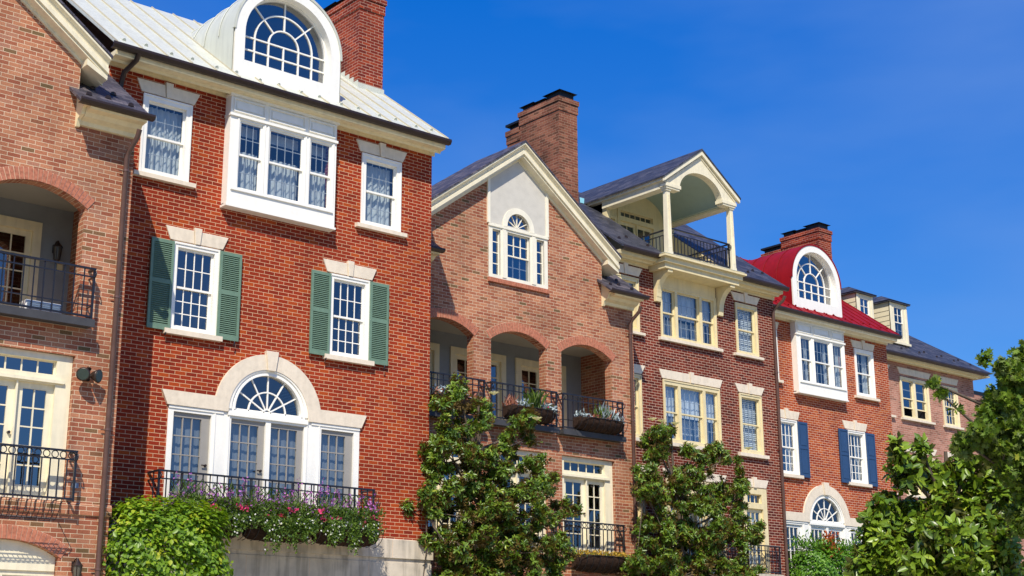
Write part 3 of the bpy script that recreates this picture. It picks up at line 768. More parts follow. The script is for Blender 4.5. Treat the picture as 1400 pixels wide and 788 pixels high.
    MB().box(-5.5, -1.5, -.42, 0.02, 3.83, 3.90).build('balcony_slab', STONEB, P)
    railing(P, -5.70, -1.52, -.38, 3.96, 4.76, 'diagonal', step=.13)
    return P

# ------------------------------------------------------------------ house type B (gable with loggia)
def house_B(label, loc, door_curt, skirt_mat, wleft=-7.12, gablecol=CREAM2, chim=False):
    P = thing('townhouse', label, 'house', loc, 'brick townhouses in the row')
    c = -3.56; Wd = -wleft
    arches = [(-6.39, -4.82), (-4.34, -2.77), (-2.30, -.73)]
    holes = []; cs = []
    for x0, x1 in arches:
        poly, cc = segarch(x0, x1, 6.72, 8.50, .255); holes.append(poly); cs.append(cc)
        holes.append(rect(x0 - .02, x1 + .02, 4.02, 6.18))
        poly, cc2 = segarch(x0, x1, .9, 3.22, .22); holes.append(poly); cs.append(cc2)
    # plain brick below/around gable window: opening for the glazing only
    holes.append([(c - .80, 9.92), (c + .80, 9.92), (c + .80, 11.05), (c + .40, 11.08)] + arc(c + .04, 11.11, .36, 0, 180, 12) + [(c - .36, 11.08), (c - .80, 11.05)])
    gw = 2.58; gz = 12.76
    outer = [(wleft, -.5), (0, -.5), (0, 10.0), (c + gw, 10.0), (c + gw, gz - .755 * gw), (c, gz), (c - gw, gz - .755 * gw), (c - gw, 10.0), (wleft, 10.0)]
    m = MB(); m.plate(outer, holes, 0, .22, caps=False)
    m.quad((0, 0, -.5), (0, 9, -.5), (0, 9, 10), (0, 0, 10)); m.quad((wleft, 0, -.5), (wleft, 0, 10), (wleft, 9, 10), (wleft, 9, -.5)); m.quad((0, 9, -.5), (wleft, 9, -.5), (wleft, 9, 10), (0, 9, 10))
    for s in (-1, 1):
        x = c + s * gw; m.quad((x, 0, 10), (x, 4, 10), (x, 4, gz - .755 * gw), (x, 0, gz - .755 * gw))
    # water table: wall thickens a little at first floor level
    W = m.build('wall', PINK, P)
    w = MB(); 
    xs = [wleft] + [v for a in arches for v in (a[0] - .02, a[1] + .02)] + [0]
    w.box(wleft, .02, -.03, 0, 3.84, 3.98); w.prism([(-.03, 3.98), (0, 4.01), (.02, 4.01), (.02, 3.98)], wleft, .02, 'x')
    w.build('brick_ledge', PINK, P)
    for i, cc in enumerate(cs): brick_arch(P, cc, PINKV)
    # loggia
    l = MB(); l.plate(rect(wleft + .25, -.25, 6.69, 8.95), [rect(a + .03, b - .03, 6.71, 8.58) for a, b in ((-6.20, -4.60), (-4.28, -2.67), (-2.37, -.80))], 1.5, .05, caps=False)
    LG = l.build('loggia_wall', SIDING, P)
    MB().box(wleft + .05, -.05, .22, 1.6, 8.90, 9.0).build('loggia_ceiling', CEIL, P)
    f = MB().box(wleft + .05, -.05, .22, 1.6, 6.60, 6.70).build('loggia_floor', STONEB, P)
    q = MB(); q.box(-.28, -.05, .22, 1.6, 6.7, 8.9); q.box(wleft + .05, wleft + .28, .22, 1.6, 6.7, 8.9)
    q.plate(rect(wleft + .28, -.28, 6.7, 8.9), [p for p in holes if p[0][1] == 6.72], .22, .001)
    q.build('loggia_pier', PINK, P)
    for x0, x1 in ((-6.20, -4.60), (-4.28, -2.67), (-2.37, -.80)):
        cc = (x0 + x1) / 2
        french_door(P, (x0, x1, 6.7, 8.60), CREAM, [(x0 + .14, cc - .01), (cc + .01, x1 - .14)], 6.72, 8.44, 2, 5, y=1.48, glass=GLASSB)
    for x0, x1 in arches:
        s = MB(); s.box(x0 - .16, x1 + .16, -.22, .22, 6.615, 6.715); s.box(x0 - .18, x1 + .18, -.24, -.20, 6.60, 6.72)
        s.build('balcony_slab', SLABM, P)
        railing(P, x0 - .14, x1 + .14, -.18, 6.75, 7.52, 'plain', step=.155)
        # low french doors
        a, b = x0, x1; cc = (a + b) / 2 - .005
        french_door(P, (a - .015, b + .015, 4.02, 6.175), CREAM2, [(a + .10, cc - .012), (cc + .012, b - .22)], 4.06, 5.72, 2, 5, y=.09, transom=(a + .10, b - .22, 5.86, 6.08, 5), curtain='none', glass=GLASSB, stile=.10)
        tr = MB(); tr.box(a + .0, b - .10, .03, .075, 5.74, 5.79); tr.build('door_head_moulding', CREAM2, P)
        railing(P, a - .14, b + .06, -.20, 4.02, 4.74, 'circles', step=.13)
        # ground floor arched door
        mm = MB(); po, _ = segarch(a + .005, b - .005, .9, 3.22, .218)
        mm.plate(po, [rect(a + .12, cc - .03, 1.2, 2.95), rect(cc + .03, b - .12, 1.2, 2.95)], .10, .08)
        mm.box(a + .02, b - .02, .07, .12, 3.02, 3.12)
        G = mm.build('garage_door', CREAM2, P)
        s = MB(); g = MB()
        for p0, p1 in ((a + .12, cc - .03), (cc + .03, b - .12)):
            sash(s, p0, p1, 1.2, 2.95, .12, 2, 4, .05, .02); g.quad((p0, .14, 1.2), (p1, .14, 1.2), (p1, .14, 2.95), (p0, .14, 2.95))
        s.build('sash', CREAM2, G); g.build('pane', GLASS, G); room(G, a + .05, b - .05, 1.1, 3.0, .19, .9)
    # gable window: stucco panel + trim + glazing
    ro = .46; ax = c + .0
    zl = lambda x: gz - .755 * abs(x - c)
    p = MB(); lights = [(-.76, -.53), (-.33, .33), (.53, .76)]
    hz = 11.03
    hole = [[(c + a, 9.94), (c + b, 9.94), (c + b, hz - .06), (c + a, hz - .06)] for a, b in lights]
    fanh = [(c - .33, 11.12), (c + .33, 11.12)] + arc(c, 11.12, .33, 0, 180, 20)[1:-1]
    p.plate([(c - .86, 9.86), (c + .86, 9.86), (c + .86, zl(c + .86)), (c, gz), (c - .86, zl(c - .86))], hole + [fanh], -.02, .10)
    G = p.build('gable_window', STUCCO, P)
    t = MB()
    t.plate(rect(c - .86, c + .86, 9.86, hz + .06), hole, -.035, .02)
    t.plate([(c - .46, hz + .062)] + [(c - .33, hz + .062), (c - .33, 11.12)] + arc(c, 11.12, .33, 180, 0, 20)[1:-1] + [(c + .33, 11.12), (c + .33, hz + .062), (c + .46, hz + .062)] + arc(c, 11.12, .46, 0, 180, 20)[1:-1], [], -.04, .03)
    t.box(c - .87, c + .87, -.06, -.02, hz - .01, hz + .045)
    for s in (-1, 1): t.box(c + s * .86 - .035, c + s * .86 + .035, -.045, .0, hz + .06, zl(c + .86) + .02)
    for xx in (-.43, .43): t.box(c + xx - .055, c + xx + .055, -.05, -.03, 9.90, hz - .02)
    t.build('casing', IVORY, G)
    s = MB(); g = MB()
    sash(s, c - .33, c + .33, 10.44, hz - .06, .02, 3, 2, .03, .02); sash(s, c - .33, c + .33, 9.94, 10.48, .05, 3, 2, .03, .02)
    for a, b in ((-.76, -.53), (.53, .76)): sash(s, c + a, c + b, 9.94, hz - .06, .03, 1, 4, .02, .02)
    for an in (30, 60, 90, 120, 150): spoke(s, c, 11.12, .03, .33, an, .018, .022, .045)
    s.box(c - .33, c + .33, .02, .05, 11.12, 11.14)
    s.build('sash', IVORY, G)
    for a, b in lights: g.quad((c + a, .04, 9.94), (c + b, .04, 9.94), (c + b, .04, hz - .06), (c + a, .04, hz - .06))
    g.add([(q_[0], .04, q_[1]) for q_ in fanh], [tuple(range(len(fanh)))])
    g.build('pane', GLASSB, G); room(G, c - .8, c + .8, 9.9, 11.5, .09, 1.0)
    sl = MB()
    n = 25
    for i in range(n): sl.box(c - .88 + 1.76 * i / n + .004, c - .88 + 1.76 * (i + 1) / n - .004, -.06, .02, 9.76, 9.855)
    sl.box(c - .875, c + .875, -.05, .0, 9.765, 9.85)
    sl.build('brick_sill', PINKV, G)
    # gable roof + rakes
    g = MB(); hw = 2.96; zt = 13.14; gs = .735; yr_, ye_ = 1.45, 2.7
    T = lambda sg, y, dz=0: (c + sg * hw, y, zt - gs * hw + dz)
    pts = [(c, -.30, zt), (c, yr_, zt), T(-1, -.30), T(-1, ye_), T(1, -.30), T(1, ye_)]
    pts += [(p[0], p[1], p[2] - .045) for p in pts]
    g.add(pts, [(0, 1, 3, 2), (0, 4, 5, 1), (6, 8, 9, 7), (6, 7, 11, 10), (0, 2, 8, 6), (0, 6, 10, 4), (2, 3, 9, 8), (4, 10, 11, 5), (1, 7, 9, 3), (1, 5, 11, 7)])
    g.add([(c, yr_, zt - .05), (c - hw, ye_, zt - gs * hw - .05), (c + hw, ye_, zt - gs * hw - .05)], [(0, 1, 2)])
    GR = g.build('gable_roof', SLATEP, P)
    k = MB()
    prof = [(0, 12.70), (-.035, 12.70), (-.035, 12.76), (-.20, 12.78), (-.20, 12.83), (-.24, 12.83), (-.24, 12.915), (-.20, 12.925), (-.205, 12.98), (-.23, 13.02), (-.285, 13.05), (-.285, 13.09), (0, 13.09)]
    for sg in (-1, 1):
        n = len(prof); h2 = hw - .02
        vs = [(c, y, z) for y, z in prof] + [(c + sg * h2, y, z - gs * h2) for y, z in prof]
        k.add(vs, [(i, (i + 1) % n, (i + 1) % n + n, i + n) for i in range(n)] + [tuple(range(n, 2 * n))])
    for s in (-1, 1):   # boxed ends of the rake
        k.prism([(c + s * 2.585, 12.74 - gs * 2.585), (c + s * (hw - .03), 12.80 - gs * hw), (c + s * (hw - .03), 12.745 - gs * hw), (c + s * 2.585, 12.64 - gs * 2.585)], -.215, 2.4, 'y')
    k.build('rake_board', gablecol, GR)
    # main roof and skirts
    slope = .75; ye, ze = -.45, 10.06
    def rz(y): return ze + slope * (y - ye)
    mr = MB()
    for x0, x1 in ((c + 2.42, .05), (wleft - .05, c - 2.42)):
        mr.prism([(ye, ze), (.30, rz(.30)), (.30, rz(.30) - .06), (ye, ze - .05)], x0, x1, 'x')
    mr.prism([(.30, rz(.30)), (2.4, rz(2.4)), (8.9, 10.1), (8.9, 10.04), (2.4, rz(2.4) - .07), (.30, rz(.30) - .06)], wleft - .02, .05, 'x')
    Rf = mr.build('roof', skirt_mat, P)
    g0 = None; gm = MB().prism([(-.05, 0), (.05, 0), (.035, .05), (0, .06), (-.035, .05)], -.012, .012, 'y'); gm.box(-.03, .03, -.02, .08, 0, .012)
    for x, yy in ((-.2, -.2), (-.55, -.12), (-.9, -.2), (-.7, .15), (-.35, .15)):
        if g0 is None: g0 = gm.build('snow_guard', BRONZE, Rf); g0.location = (x, yy, rz(yy))
        else: share(g0, Rf, (x, yy, rz(yy)))
    for x0, x1 in ((c + 2.42, .05), (wleft - .05, c - 2.42)):
        gutter(P, x0, x1 + (.04 if x1 > -1 else 0), -.50, 10.08, h=.08)
        co = MB(); prof = [(0.0, 9.80), (-.05, 9.80), (-.07, 9.86), (-.18, 9.90), (-.24, 9.96), (-.38, 9.97), (-.41, 10.03), (0, 10.03)]
        co.prism(prof, x0 + .20, x1 - .05, 'x')
        endp = [(0.0, 9.76), (-.05, 9.76), (-.09, 9.87), (-.20, 9.92), (-.24, 10.02), (-.40, 10.03), (-.06, 10.30), (0.0, 10.32)]
        xe = x0 + .165 if x1 > -1 else x1 - .165
        co.prism(endp, xe - .03, xe + .03, 'x')
        co.build('cornice', CREAM, P)
    downspout(P, -.15, -.07, .0, 9.72, top=(-.12, -.40))
    if chim: chimney(P, -.60, .03, 1.8, 3.3, 3.85, 10.5, 15.68, CHP)
    return P
PINKV = paint('salmon_voussoir_brick', (.48, .18, .11), .85, .35, 22, .15, .6)
SLABM = paint('dark_slab_edge', (.055, .055, .06), .6, .2)

# ------------------------------------------------------------------ build the row
H1 = house_B('salmon brick gabled house cut off by the left edge, wall floodlights and empty iron basket', (-6.95, -1.35, 0), 'none', SLATEP)
H2 = house_A('bright red brick house with green louvred shutters and white metal roof', (0, 0, 0), RED, METALW, GREENSH, True, GREYDOOR, GLASS, 'cafe', True)
H3 = house_B('salmon brick gabled house with planted arched balconies, between the bright red and maroon houses', (7.12, 1.5, 0), 'none', SLATEP, chim=True)
H5 = house_A('orange red brick house with navy blue shutters and crimson metal roof', (20.23, 3.5, -.34), RED2, METALR, BLUESH, False, WHITE, GLASS, 'sides', False)

# house 1 extras
def floodlight(P, x, z):
    m = MB(); m.box(x - .05, x + .05, -.05, 0, z - .06, z + .08); m.tube([(x, -.05, z), (x, -.10, z + .02)], .03, 8)
    F = m.build('floodlight', BRONZE, P)
    for s in (-1, 1):
        h = MB(); c0 = Vector((x + s * .05, -.09, z + .02)); d = Vector((s * .55, -.8, -.15)).normalized()
        h.tube([c0, c0 + d * .03, c0 + d * .10, c0 + d * .13, c0 + d * .135], [.035, .06, .095, .105, .075], 14)
        hh = h.build('lamp_head', BRONZE, F)
        MB().tube([c0 + d * .128, c0 + d * .139], .085, 14).build('lens', LENS, F)
    m2 = MB().tube([(x, -.06, z + .07), (x, -.10, z + .12), (x, -.12, z + .10)], .035, 8); m2.build('sensor', BRONZE, F)
floodlight(H1, -.53, 5.88)
def lantern(P, x, y, z, s=1.0):
    m = MB(); m.box(x - .03, x + .03, y - .02, y, z - .02, z + .12)
    m.tube([(x, y, z + .10), (x, y - .08, z + .16), (x, y - .14, z + .12)], .010, 6)
    m.tube([(x, y - .14, z + .16), (x, y - .14, z + .12), (x, y - .14, z + .05)], [.01, .03, .085], 8); m.tube([(x, y - .14, z - .16), (x, y - .14, z - .20)], [.05, .02], 8)
    for k in range(6):
        a = R(60 * k); m.tube([(x + .075 * math.cos(a), y - .14 + .075 * math.sin(a), z + .05), (x + .05 * math.cos(a), y - .14 + .05 * math.sin(a), z - .16)], .006, 4)
    L = m.build('wall_lantern', BRONZE, P)
    MB().tube([(x, y - .14, z + .05), (x, y - .14, z - .16)], [.070, .046], 6).build('lamp_glass', LAMPG, L)
lantern(H1, -.50, 0, 3.05); lantern(H1, -.57, 1.48, 8.16); lantern(H3, -.50, 0, 3.05); lantern(H2, -.9, -.05, 2.2)
MB().box(-.62, -.53, -.05, 0, 4.22, 4.29).build('socket_box', BLUEBOX, H1)
MB().box(-.50, -.42, 1.44, 1.48, 7.88, 8.02).build('doorbell', YELLOW, H1)
# hay-rack basket (empty) under the low railing of house 1
def hayrack(P, x0, x1, yw, z):
    m = MB(); n = int((x1 - x0) / .07)
    def pr(t): return (-.24 * math.sin(t * math.pi / 2 * 1.0) if t < 1 else 0, 0)
    prof = [(-.02, z - .30), (-.10, z - .28), (-.20, z - .17), (-.27, z)]
    for i in range(n + 1):
        x = x0 + (x1 - x0) * i / n; m.tube([(x, yw + p[0], p[1]) for p in prof], .0055, 4, False)
    for p in prof: m.tube([(x0, yw + p[0], p[1]), (x1, yw + p[0], p[1])], .007, 4, False)
    m.tube([(x0, yw + .02, z), (x0, yw - .27, z)], .007, 4, False); m.tube([(x1, yw + .02, z), (x1, yw - .27, z)], .007, 4, False)
    return m.build('basket', IRON, P)
HB = thing('hanging_basket', 'empty black wire basket hanging under the lowest iron railing at the left edge', 'planter', (-6.95, -1.35, 0))
hayrack(HB, -2.3, -.95, -.20, 4.0)
ac = thing('air_conditioner', 'small white slatted box on the balcony floor at the left edge', 'air conditioner', (-8.15, -1.2, 6.70))
m = MB().box(-.28, .28, -.02, .22, .10, .26); m.build('housing', ACM, ac, .01)
m = MB()
for k in range(4): m.box(-.26, .26, -.032, -.02, .12 + k * .033, .138 + k * .033)
m.build('grille', BLUEBOX, ac)
m = MB()
for x in (-.2, .2): m.box(x - .015, x + .015, 0, .2, 0, .10)
m.build('foot', BRONZE, ac)
# house 2 gutter outlet pipe
MB().tube([(-6.58, -.48, 11.70), (-6.58, -.40, 11.60), (-6.66, -.12, 11.45), (-6.68, -.06, 11.2), (-6.70, -.06, 10.6)], .045, 10).build('downspout', BRONZE, H2)

# ------------------------------------------------------------------ house 4 (maroon brick with roof porch)
P = thing('townhouse', 'dark maroon brick house with yellow trim and a pillared gabled porch on its slate roof', 'house', (13.25, 2.2, 0), 'brick townhouses in the row')
H4 = P; Wd = 6.13
c4x = -3.40
holes = []
def w4(cx, z0, z1, w=.42): holes.append(rect(cx - w, cx + w, z0, z1))
for z0, z1 in ((9.54, 10.86), (6.94, 8.46)):
    w4(-1.17, z0, z1); w4(-5.63, z0, z1)
holes.append(rect(c4x - 1.0, c4x + 1.0, 9.56, 10.86)); holes.append(rect(c4x - 1.0, c4x + 1.0, 6.94, 8.46))
for cx, w in ((-1.17, .44), (-5.63, .44), (c4x, 1.0)): holes.append(rect(cx - w, cx + w, 3.96, 6.04))
m = MB(); m.plate(rect(-Wd, 0, -.5, 11.32), holes, 0, .10, caps=False)
m.quad((0, 0, -.5), (0, 9, -.5), (0, 9, 11.3), (0, 0, 11.3)); m.quad((-Wd, 0, -.5), (-Wd, 0, 11.3), (-Wd, 9, 11.3), (-Wd, 9, -.5)); m.quad((0, 9, -.5), (-Wd, 9, -.5), (-Wd, 9, 11.3), (0, 9, 11.3))
m.add([(0, 0, 11.3), (0, 9, 11.3), (0, 3.6, 14.2)], [(0, 1, 2)])
m.build('wall', DARK, P)
for cx in (-1.17, -5.63):
    window(P, (cx - .43, cx + .43, 9.55, 10.90), [(cx - .35, cx + .35, 9.62, 10.80, 4, 2, 2)], YELLOW, sill=(cx - .56, cx + .56, 9.47, 9.55, STONE), curtain='blind', grille=True)
    lintel(P, cx - .45, cx + .45, cx - .59, cx + .59, 10.96, 11.18)
    window(P, (cx - .43, cx + .43, 6.96, 8.49), [(cx - .35, cx + .35, 7.04, 8.40, 4, 2, 2)], YELLOW, sill=(cx - .56, cx + .56, 6.86, 6.96, STONE), curtain='blind', grille=True)
    lintel(P, cx - .45, cx + .45, cx - .59, cx + .59, 8.52, 8.74)
    french_door(P, (cx - .46, cx + .46, 3.96, 6.08), YELLOW, [(cx - .36, cx + .30)], 4.0, 5.56, 3, 5, transom=(cx - .30, cx + .26, 5.70, 5.93, 3), curtain='white')
    lintel(P, cx - .45, cx + .45, cx - .56, cx + .56, 6.10, 6.31)
tri = lambda z0, z1: [(c4x - .96, c4x - .50, z0, z1, 3, 2, 2), (c4x - .41, c4x + .41, z0, z1, 4, 2, 2), (c4x + .50, c4x + .96, z0, z1, 3, 2, 2)]
window(P, (c4x - 1.03, c4x + 1.03, 9.56, 10.88), tri(9.62, 10.80), YELLOW, sill=(c4x - 1.13, c4x + 1.17, 9.47, 9.56, STONE), curtain='full', grille=True)
window(P, (c4x - 1.03, c4x + 1.03, 6.96, 8.49), tri(7.04, 8.38), YELLOW, sill=(c4x - 1.13, c4x + 1.15, 6.86, 6.96, STONE), curtain='full', grille=True)
lintel(P, c4x - 1.06, c4x + 1.06, c4x - 1.16, c4x + 1.17, 8.52, 8.74)
french_door(P, (c4x - 1.03, c4x + 1.03, 3.96, 6.08), YELLOW, [(c4x - .93, c4x - .5), (c4x - .38, c4x + .0), (c4x + .02, c4x + .40), (c4x + .5, c4x + .93)], 4.0, 5.6, 2, 5, curtain='white')
lintel(P, c4x - 1.06, c4x + 1.06, c4x - 1.16, c4x + 1.17, 6.10, 6.31)
MB().box(-5.2, -.4, -.2, 0.02, 3.86, 3.93).build('balcony_slab', STONEB, P)
railing(P, -5.0, -.50, -.17, 3.96, 4.64, 'diagonal', step=.14)
for x0, x1 in ((-Wd, c4x - 1.45), (c4x + 1.45, .0)):
    cornice(P, x0, x1 + .02, 11.42, 11.22, -.42, YELLOW); gutter(P, x0, x1 + (.1 if x1 > -1 else 0), -.50, 11.50)
def slope4(x0, x1, y0, y1):
    z = lambda y: 11.52 + .74 * (y + .45)
    return [(y0, z(y0)), (y1, z(y1)), (y1, z(y1) - .08), (y0, z(y0) - .05)], x0, x1
m = MB()
for a in (slope4(-Wd - .02, c4x - 1.22, -.45, 3.3), slope4(c4x + 1.22, .08, -.45, 3.3), slope4(c4x - 1.22, c4x + 1.22, 1.75, 3.3)): m.prism(a[0], a[1], a[2], 'x')
m.prism([(3.3, 14.295), (9, 10.1), (9, 10.0), (3.3, 14.2)], -Wd - .02, .08, 'x')
RF4 = m.build('roof', SLATE, P)
g0 = None; gm = MB().prism([(-.05, 0), (.05, 0), (.035, .05), (0, .06), (-.035, .05)], -.012, .012, 'y')
for x in (-5.9, -5.4, -4.9, -1.6, -1.1, -.6, -.2):
    yy = -.1 if int(x * 10) % 2 else .15; zz = 11.52 + .74 * (yy + .45)
    if g0 is None: g0 = gm.build('snow_guard', BRONZE, RF4); g0.location = (x, yy, zz)
    else: share(g0, RF4, (x, yy, zz))
# porch
pc = c4x
f = MB(); f.box(pc - 1.45, pc + 1.45, -.62, .0, 11.30, 11.50); f.box(pc - 1.52, pc + 1.52, -.70, .0, 11.42, 11.47); f.box(pc - 1.38, pc + 1.38, -.55, 0, 11.16, 11.30)
f.box(pc - 1.20, pc + 1.20, 0, 1.7, 11.36, 11.47)
PD = f.build('porch_deck', YELLOW, P)
MB().box(pc - 1.49, pc + 1.49, -.66, .0, 11.50, 11.512).build('deck_flashing', METALW, PD)
MB().plate(rect(pc - 1.03, pc + 1.03, 10.88, 11.18), [], -.03, .04).build('frieze_panel', YELLOW, PD)
for s in (-1, 1):
    x = pc + s * 1.16; k = MB()
    prof = [(0, 10.42), (-.09, 10.42), (-.10, 10.52)] + [(-.11 - .41 * (1 - math.cos(R(t))), 10.54 + .54 * math.sin(R(t))) for t in range(0, 91, 10)] + [(-.52, 11.11), (-.52, 11.16), (0, 11.16)]
    k.prism(prof, x - .085, x + .085, 'x'); k.build('bracket', YELLOW, PD, .006)
    # recess cheek walls with slate roof beyond
    k = MB(); xx = pc + s * 1.21
    z = lambda y: 11.52 + .74 * (y + .45)
    k.prism([(-.0, 11.45), (1.7, 11.45), (1.7, z(1.7) - .02), (0, z(0) - .02)], xx - .02, xx + .02, 'x'); k.build('cheek_wall', YELLOW, PD)
b = MB(); b.plate([(pc - 1.2, 11.4), (pc + 1.2, 11.4), (pc + 1.2, 13.50), (pc, 14.3), (pc - 1.2, 13.50)], [rect(pc - .75, pc + .59, 11.46, 13.40), rect(pc - 1.10, pc - .86, 12.33, 13.07)], 1.66, .09, caps=False)
for x in (-1.22, 1.22): b.box(pc + x - .06, pc + x + .06, 1.55, 1.70, 11.4, 13.3)
BWL = b.build('porch_back_wall', YELLOW, P)
french_door(P, (pc - .78, pc + .62, 11.47, 13.42), YELLOW, [(pc - .70, pc - .08), (pc - .06, pc + .56)], 11.5, 13.06, 2, 4, y=1.645, transom=(pc - .68, pc + .54, 13.18, 13.34, 6), stile=.07)
window(P, (pc - 1.12, pc - .84, 12.3, 13.1), [(pc - 1.06, pc - .90, 12.36, 13.04, 1, 3, 0)], YELLOW, y=1.645)
COLT = 13.18
for s in (-1, 1):
    x = pc + s * 1.19; k = MB()
    k.add([(x + dx * .5, -.5 + dy * .5, z) for z, w in ((11.51, .17), (11.60, .17)) for dx, dy in ((-w, -w), (w, -w), (w, w), (-w, w))], [(0, 1, 5, 4), (1, 2, 6, 5), (2, 3, 7, 6), (3, 0, 4, 7), (4, 5, 6, 7)])
    k.add([(x + dx, -.5 + dy, z) for z, w in ((11.60, .075), (COLT, .060)) for dx, dy in ((-w, -w), (w, -w), (w, w), (-w, w))], [(0, 1, 5, 4), (1, 2, 6, 5), (2, 3, 7, 6), (3, 0, 4, 7)])
    for g_ in (-.03, .0, .03): k.box(x + g_ - .006, x + g_ + .006, -.5 - .078, -.5 - .06, 11.7, COLT - .1)
    k.box(x - .085, x + .085, -.585, -.415, COLT, COLT + .05)
    k.build('porch_column', CREAM2, P)
# porch front with arch, beams and gable
zt = 14.55; sl = .72; hw = 1.42
fr = MB(); ra = .80
outer = [(pc - 1.33, 13.36), (pc - 1.33, zt - .10 - sl * 1.33), (pc, zt - .10), (pc + 1.33, zt - .10 - sl * 1.33), (pc + 1.33, 13.36), (pc + ra + .0, 13.36)] + arc(pc, 13.30, ra, 4, 176, 26, rz=.58) + [(pc - ra, 13.36)]
fr.plate(outer, [], -.60, .20, back=True)
for s in (-1, 1):
    a, b_ = sorted((pc + s * .78, pc + s * 1.33)); fr.box(a, b_, -.63, -.38, 13.28, 13.37); fr.box(min(pc + s * .82, pc + s * 1.30), max(pc + s * .82, pc + s * 1.30), -.61, -.40, 13.23, 13.28)
PG = fr.build('porch_gable', CREAM2, P)
fr = MB()
for s in (-1, 1):
    fr.prism([(pc, zt - .03), (pc + s * hw, zt - .03 - sl * hw), (pc + s * hw, zt - .15 - sl * hw), (pc, zt - .17)], -.68, -.602, 'y')
    fr.prism([(pc, zt - .21), (pc + s * 1.30, zt - .21 - sl * 1.30), (pc + s * 1.30, zt - .235 - sl * 1.30), (pc, zt - .235)], -.625, -.60, 'y')
fr.build('rake_board', CREAM2, PG)
bm = MB()
for s in (-1, 1):
    bm = MB(); a, b_ = sorted((pc + s * 1.08, pc + s * 1.33)); bm.box(a, b_, -.40, 1.66, 13.24, 13.42)
    a, b_ = sorted((pc + s * 1.24, pc + s * 1.40)); bm.box(a, b_, -.55, 2.2, 13.42, 13.50)
    bm.build('porch_beam', CREAM2, PG)
v = MB(); pts = arc(pc, 13.32, .98, 0, 180, 20, rz=.60); vs = []
for x, z in pts: vs += [(x, -.42, z), (x, 1.66, z)]
v.add(vs, [(2 * i, 2 * i + 2, 2 * i + 3, 2 * i + 1) for i in range(20)], True); v.box(pc - 1.1, pc - .97, -.42, 1.66, 13.30, 13.33); v.box(pc + .97, pc + 1.1, -.42, 1.66, 13.30, 13.33)
v.build('vaulted_ceiling', AQUA, PG)
r = MB(); r.prism([(pc - hw - .02, zt - sl * (hw + .02)), (pc, zt), (pc + hw + .02, zt - sl * (hw + .02)), (pc + hw + .02, zt - sl * hw - .055), (pc, zt - .05), (pc - hw - .02, zt - sl * hw - .055)], -.70, 3.9, 'y')
PR = r.build('porch_roof', SLATE, P)
zz4 = lambda y: 11.52 + .74 * (y + .45) + .015
MB().add([(pc - 1.60, 2.20, zz4(2.20)), (pc - 1.46, 2.20, zz4(2.20)), (pc - .95, 2.72, zz4(2.72)), (pc - 1.12, 2.72, zz4(2.72))], [(0, 1, 2, 3)]).build('copper_flashing', COPPER, PR)
# porch railing
railing(P, pc - 1.08, pc + 1.10, -.50, 11.60, 12.25, 'simple', yw=.9, step=.12)
downspout(P, -.10, -.07, 0, 11.16, top=(-.02, -.42))
# table and chairs hint on the porch
tb = thing('patio_table', 'small dark patio table behind the railing of the roof porch', 'table', (9.9, 2.9, 11.47))
m = MB(); m.tube([(0, 0, .52), (0, 0, .545)], .32, 20); m.build('tabletop', IRON, tb)
for k in range(3):
    a = R(120 * k + 20); MB().tube([(.06 * math.cos(a), .06 * math.sin(a), .52), (.24 * math.cos(a), .24 * math.sin(a), 0)], .013, 6).build('leg', IRON, tb)

# ------------------------------------------------------------------ house 6
P = thing('townhouse', 'rose brick house at the right end of the row with two cream roof dormers', 'house', (26.77, 4.6, 0), 'brick townhouses in the row')
H6 = P; Wd = 6.55
wins = [(-4.30 + .03, -2.82 + .08, 2), (-2.02, -1.0, 1)]
holes = [rect(-4.35, -2.76, 9.36, 10.72), rect(-1.98, -1.06, 9.36, 10.72), rect(-5.95, -5.0, 9.36, 10.72)]
for z0, z1 in ((6.9, 8.2), (4.2, 6.0)): holes += [rect(-4.35, -2.76, z0, z1), rect(-1.98, -1.06, z0, z1), rect(-5.95, -5.0, z0, z1)]
m = MB(); m.plate(rect(-Wd, 0, -.5, 11.24), holes, 0, .10, caps=False)
m.quad((0, 0, -.5), (0, 9, -.5), (0, 9, 11.24), (0, 0, 11.24)); m.quad((-Wd, 0, -.5), (-Wd, 0, 11.24), (-Wd, 9, 11.24), (-Wd, 9, -.5)); m.quad((0, 9, -.5), (-Wd, 9, -.5), (-Wd, 9, 11.24), (0, 9, 11.24))
m.build('wall', PINK2, P)
for z0, z1 in ((9.38, 10.70), (6.92, 8.18), (4.22, 5.98)):
    o = z0 > 9
    window(P, (-4.34, -2.77, z0, z1), [(-4.24, -3.62, z0 + .06, z1 - .08, 4 if not o else 1, 2 if not o else 1, 2 if not o else 1), (-3.50, -2.88, z0 + .06, z1 - .08, 1 if o else 4, 1 if o else 2, 1 if o else 2)], CREAM, sill=(-4.42, -2.62, z0 - .08, z0, STONE), open_low=o, glass=GLASSB, curtain='none')
    window(P, (-1.97, -1.07, z0, z1), [(-1.87, -1.17, z0 + .06, z1 - .08, 4, 2, 2)], CREAM, sill=(-2.05, -.95, z0 - .08, z0, STONE), glass=GLASSB)
    window(P, (-5.94, -5.01, z0, z1), [(-5.84, -5.11, z0 + .06, z1 - .08, 4, 2, 2)], CREAM, sill=(-6.02, -4.80, z0 - .08, z0, STONE), glass=GLASSB)
    lintel(P, -4.32, -2.72, -4.45, -2.55, z1 + .10, z1 + .31, key=False); lintel(P, -1.98, -1.06, -2.09, -.94, z1 + .10, z1 + .31, key=False); lintel(P, -5.94, -5.0, -6.05, -4.83, z1 + .10, z1 + .31, key=False)
cornice(P, -Wd, .02, 11.28, 11.16, -.42, CREAM); gutter(P, -Wd, .17, -.52, 11.32)
MB().box(.02, .40, -.42, 9, 11.20, 11.28).build('side_cornice', CREAM, P)
m = MB(); e = .74; q = 4.2
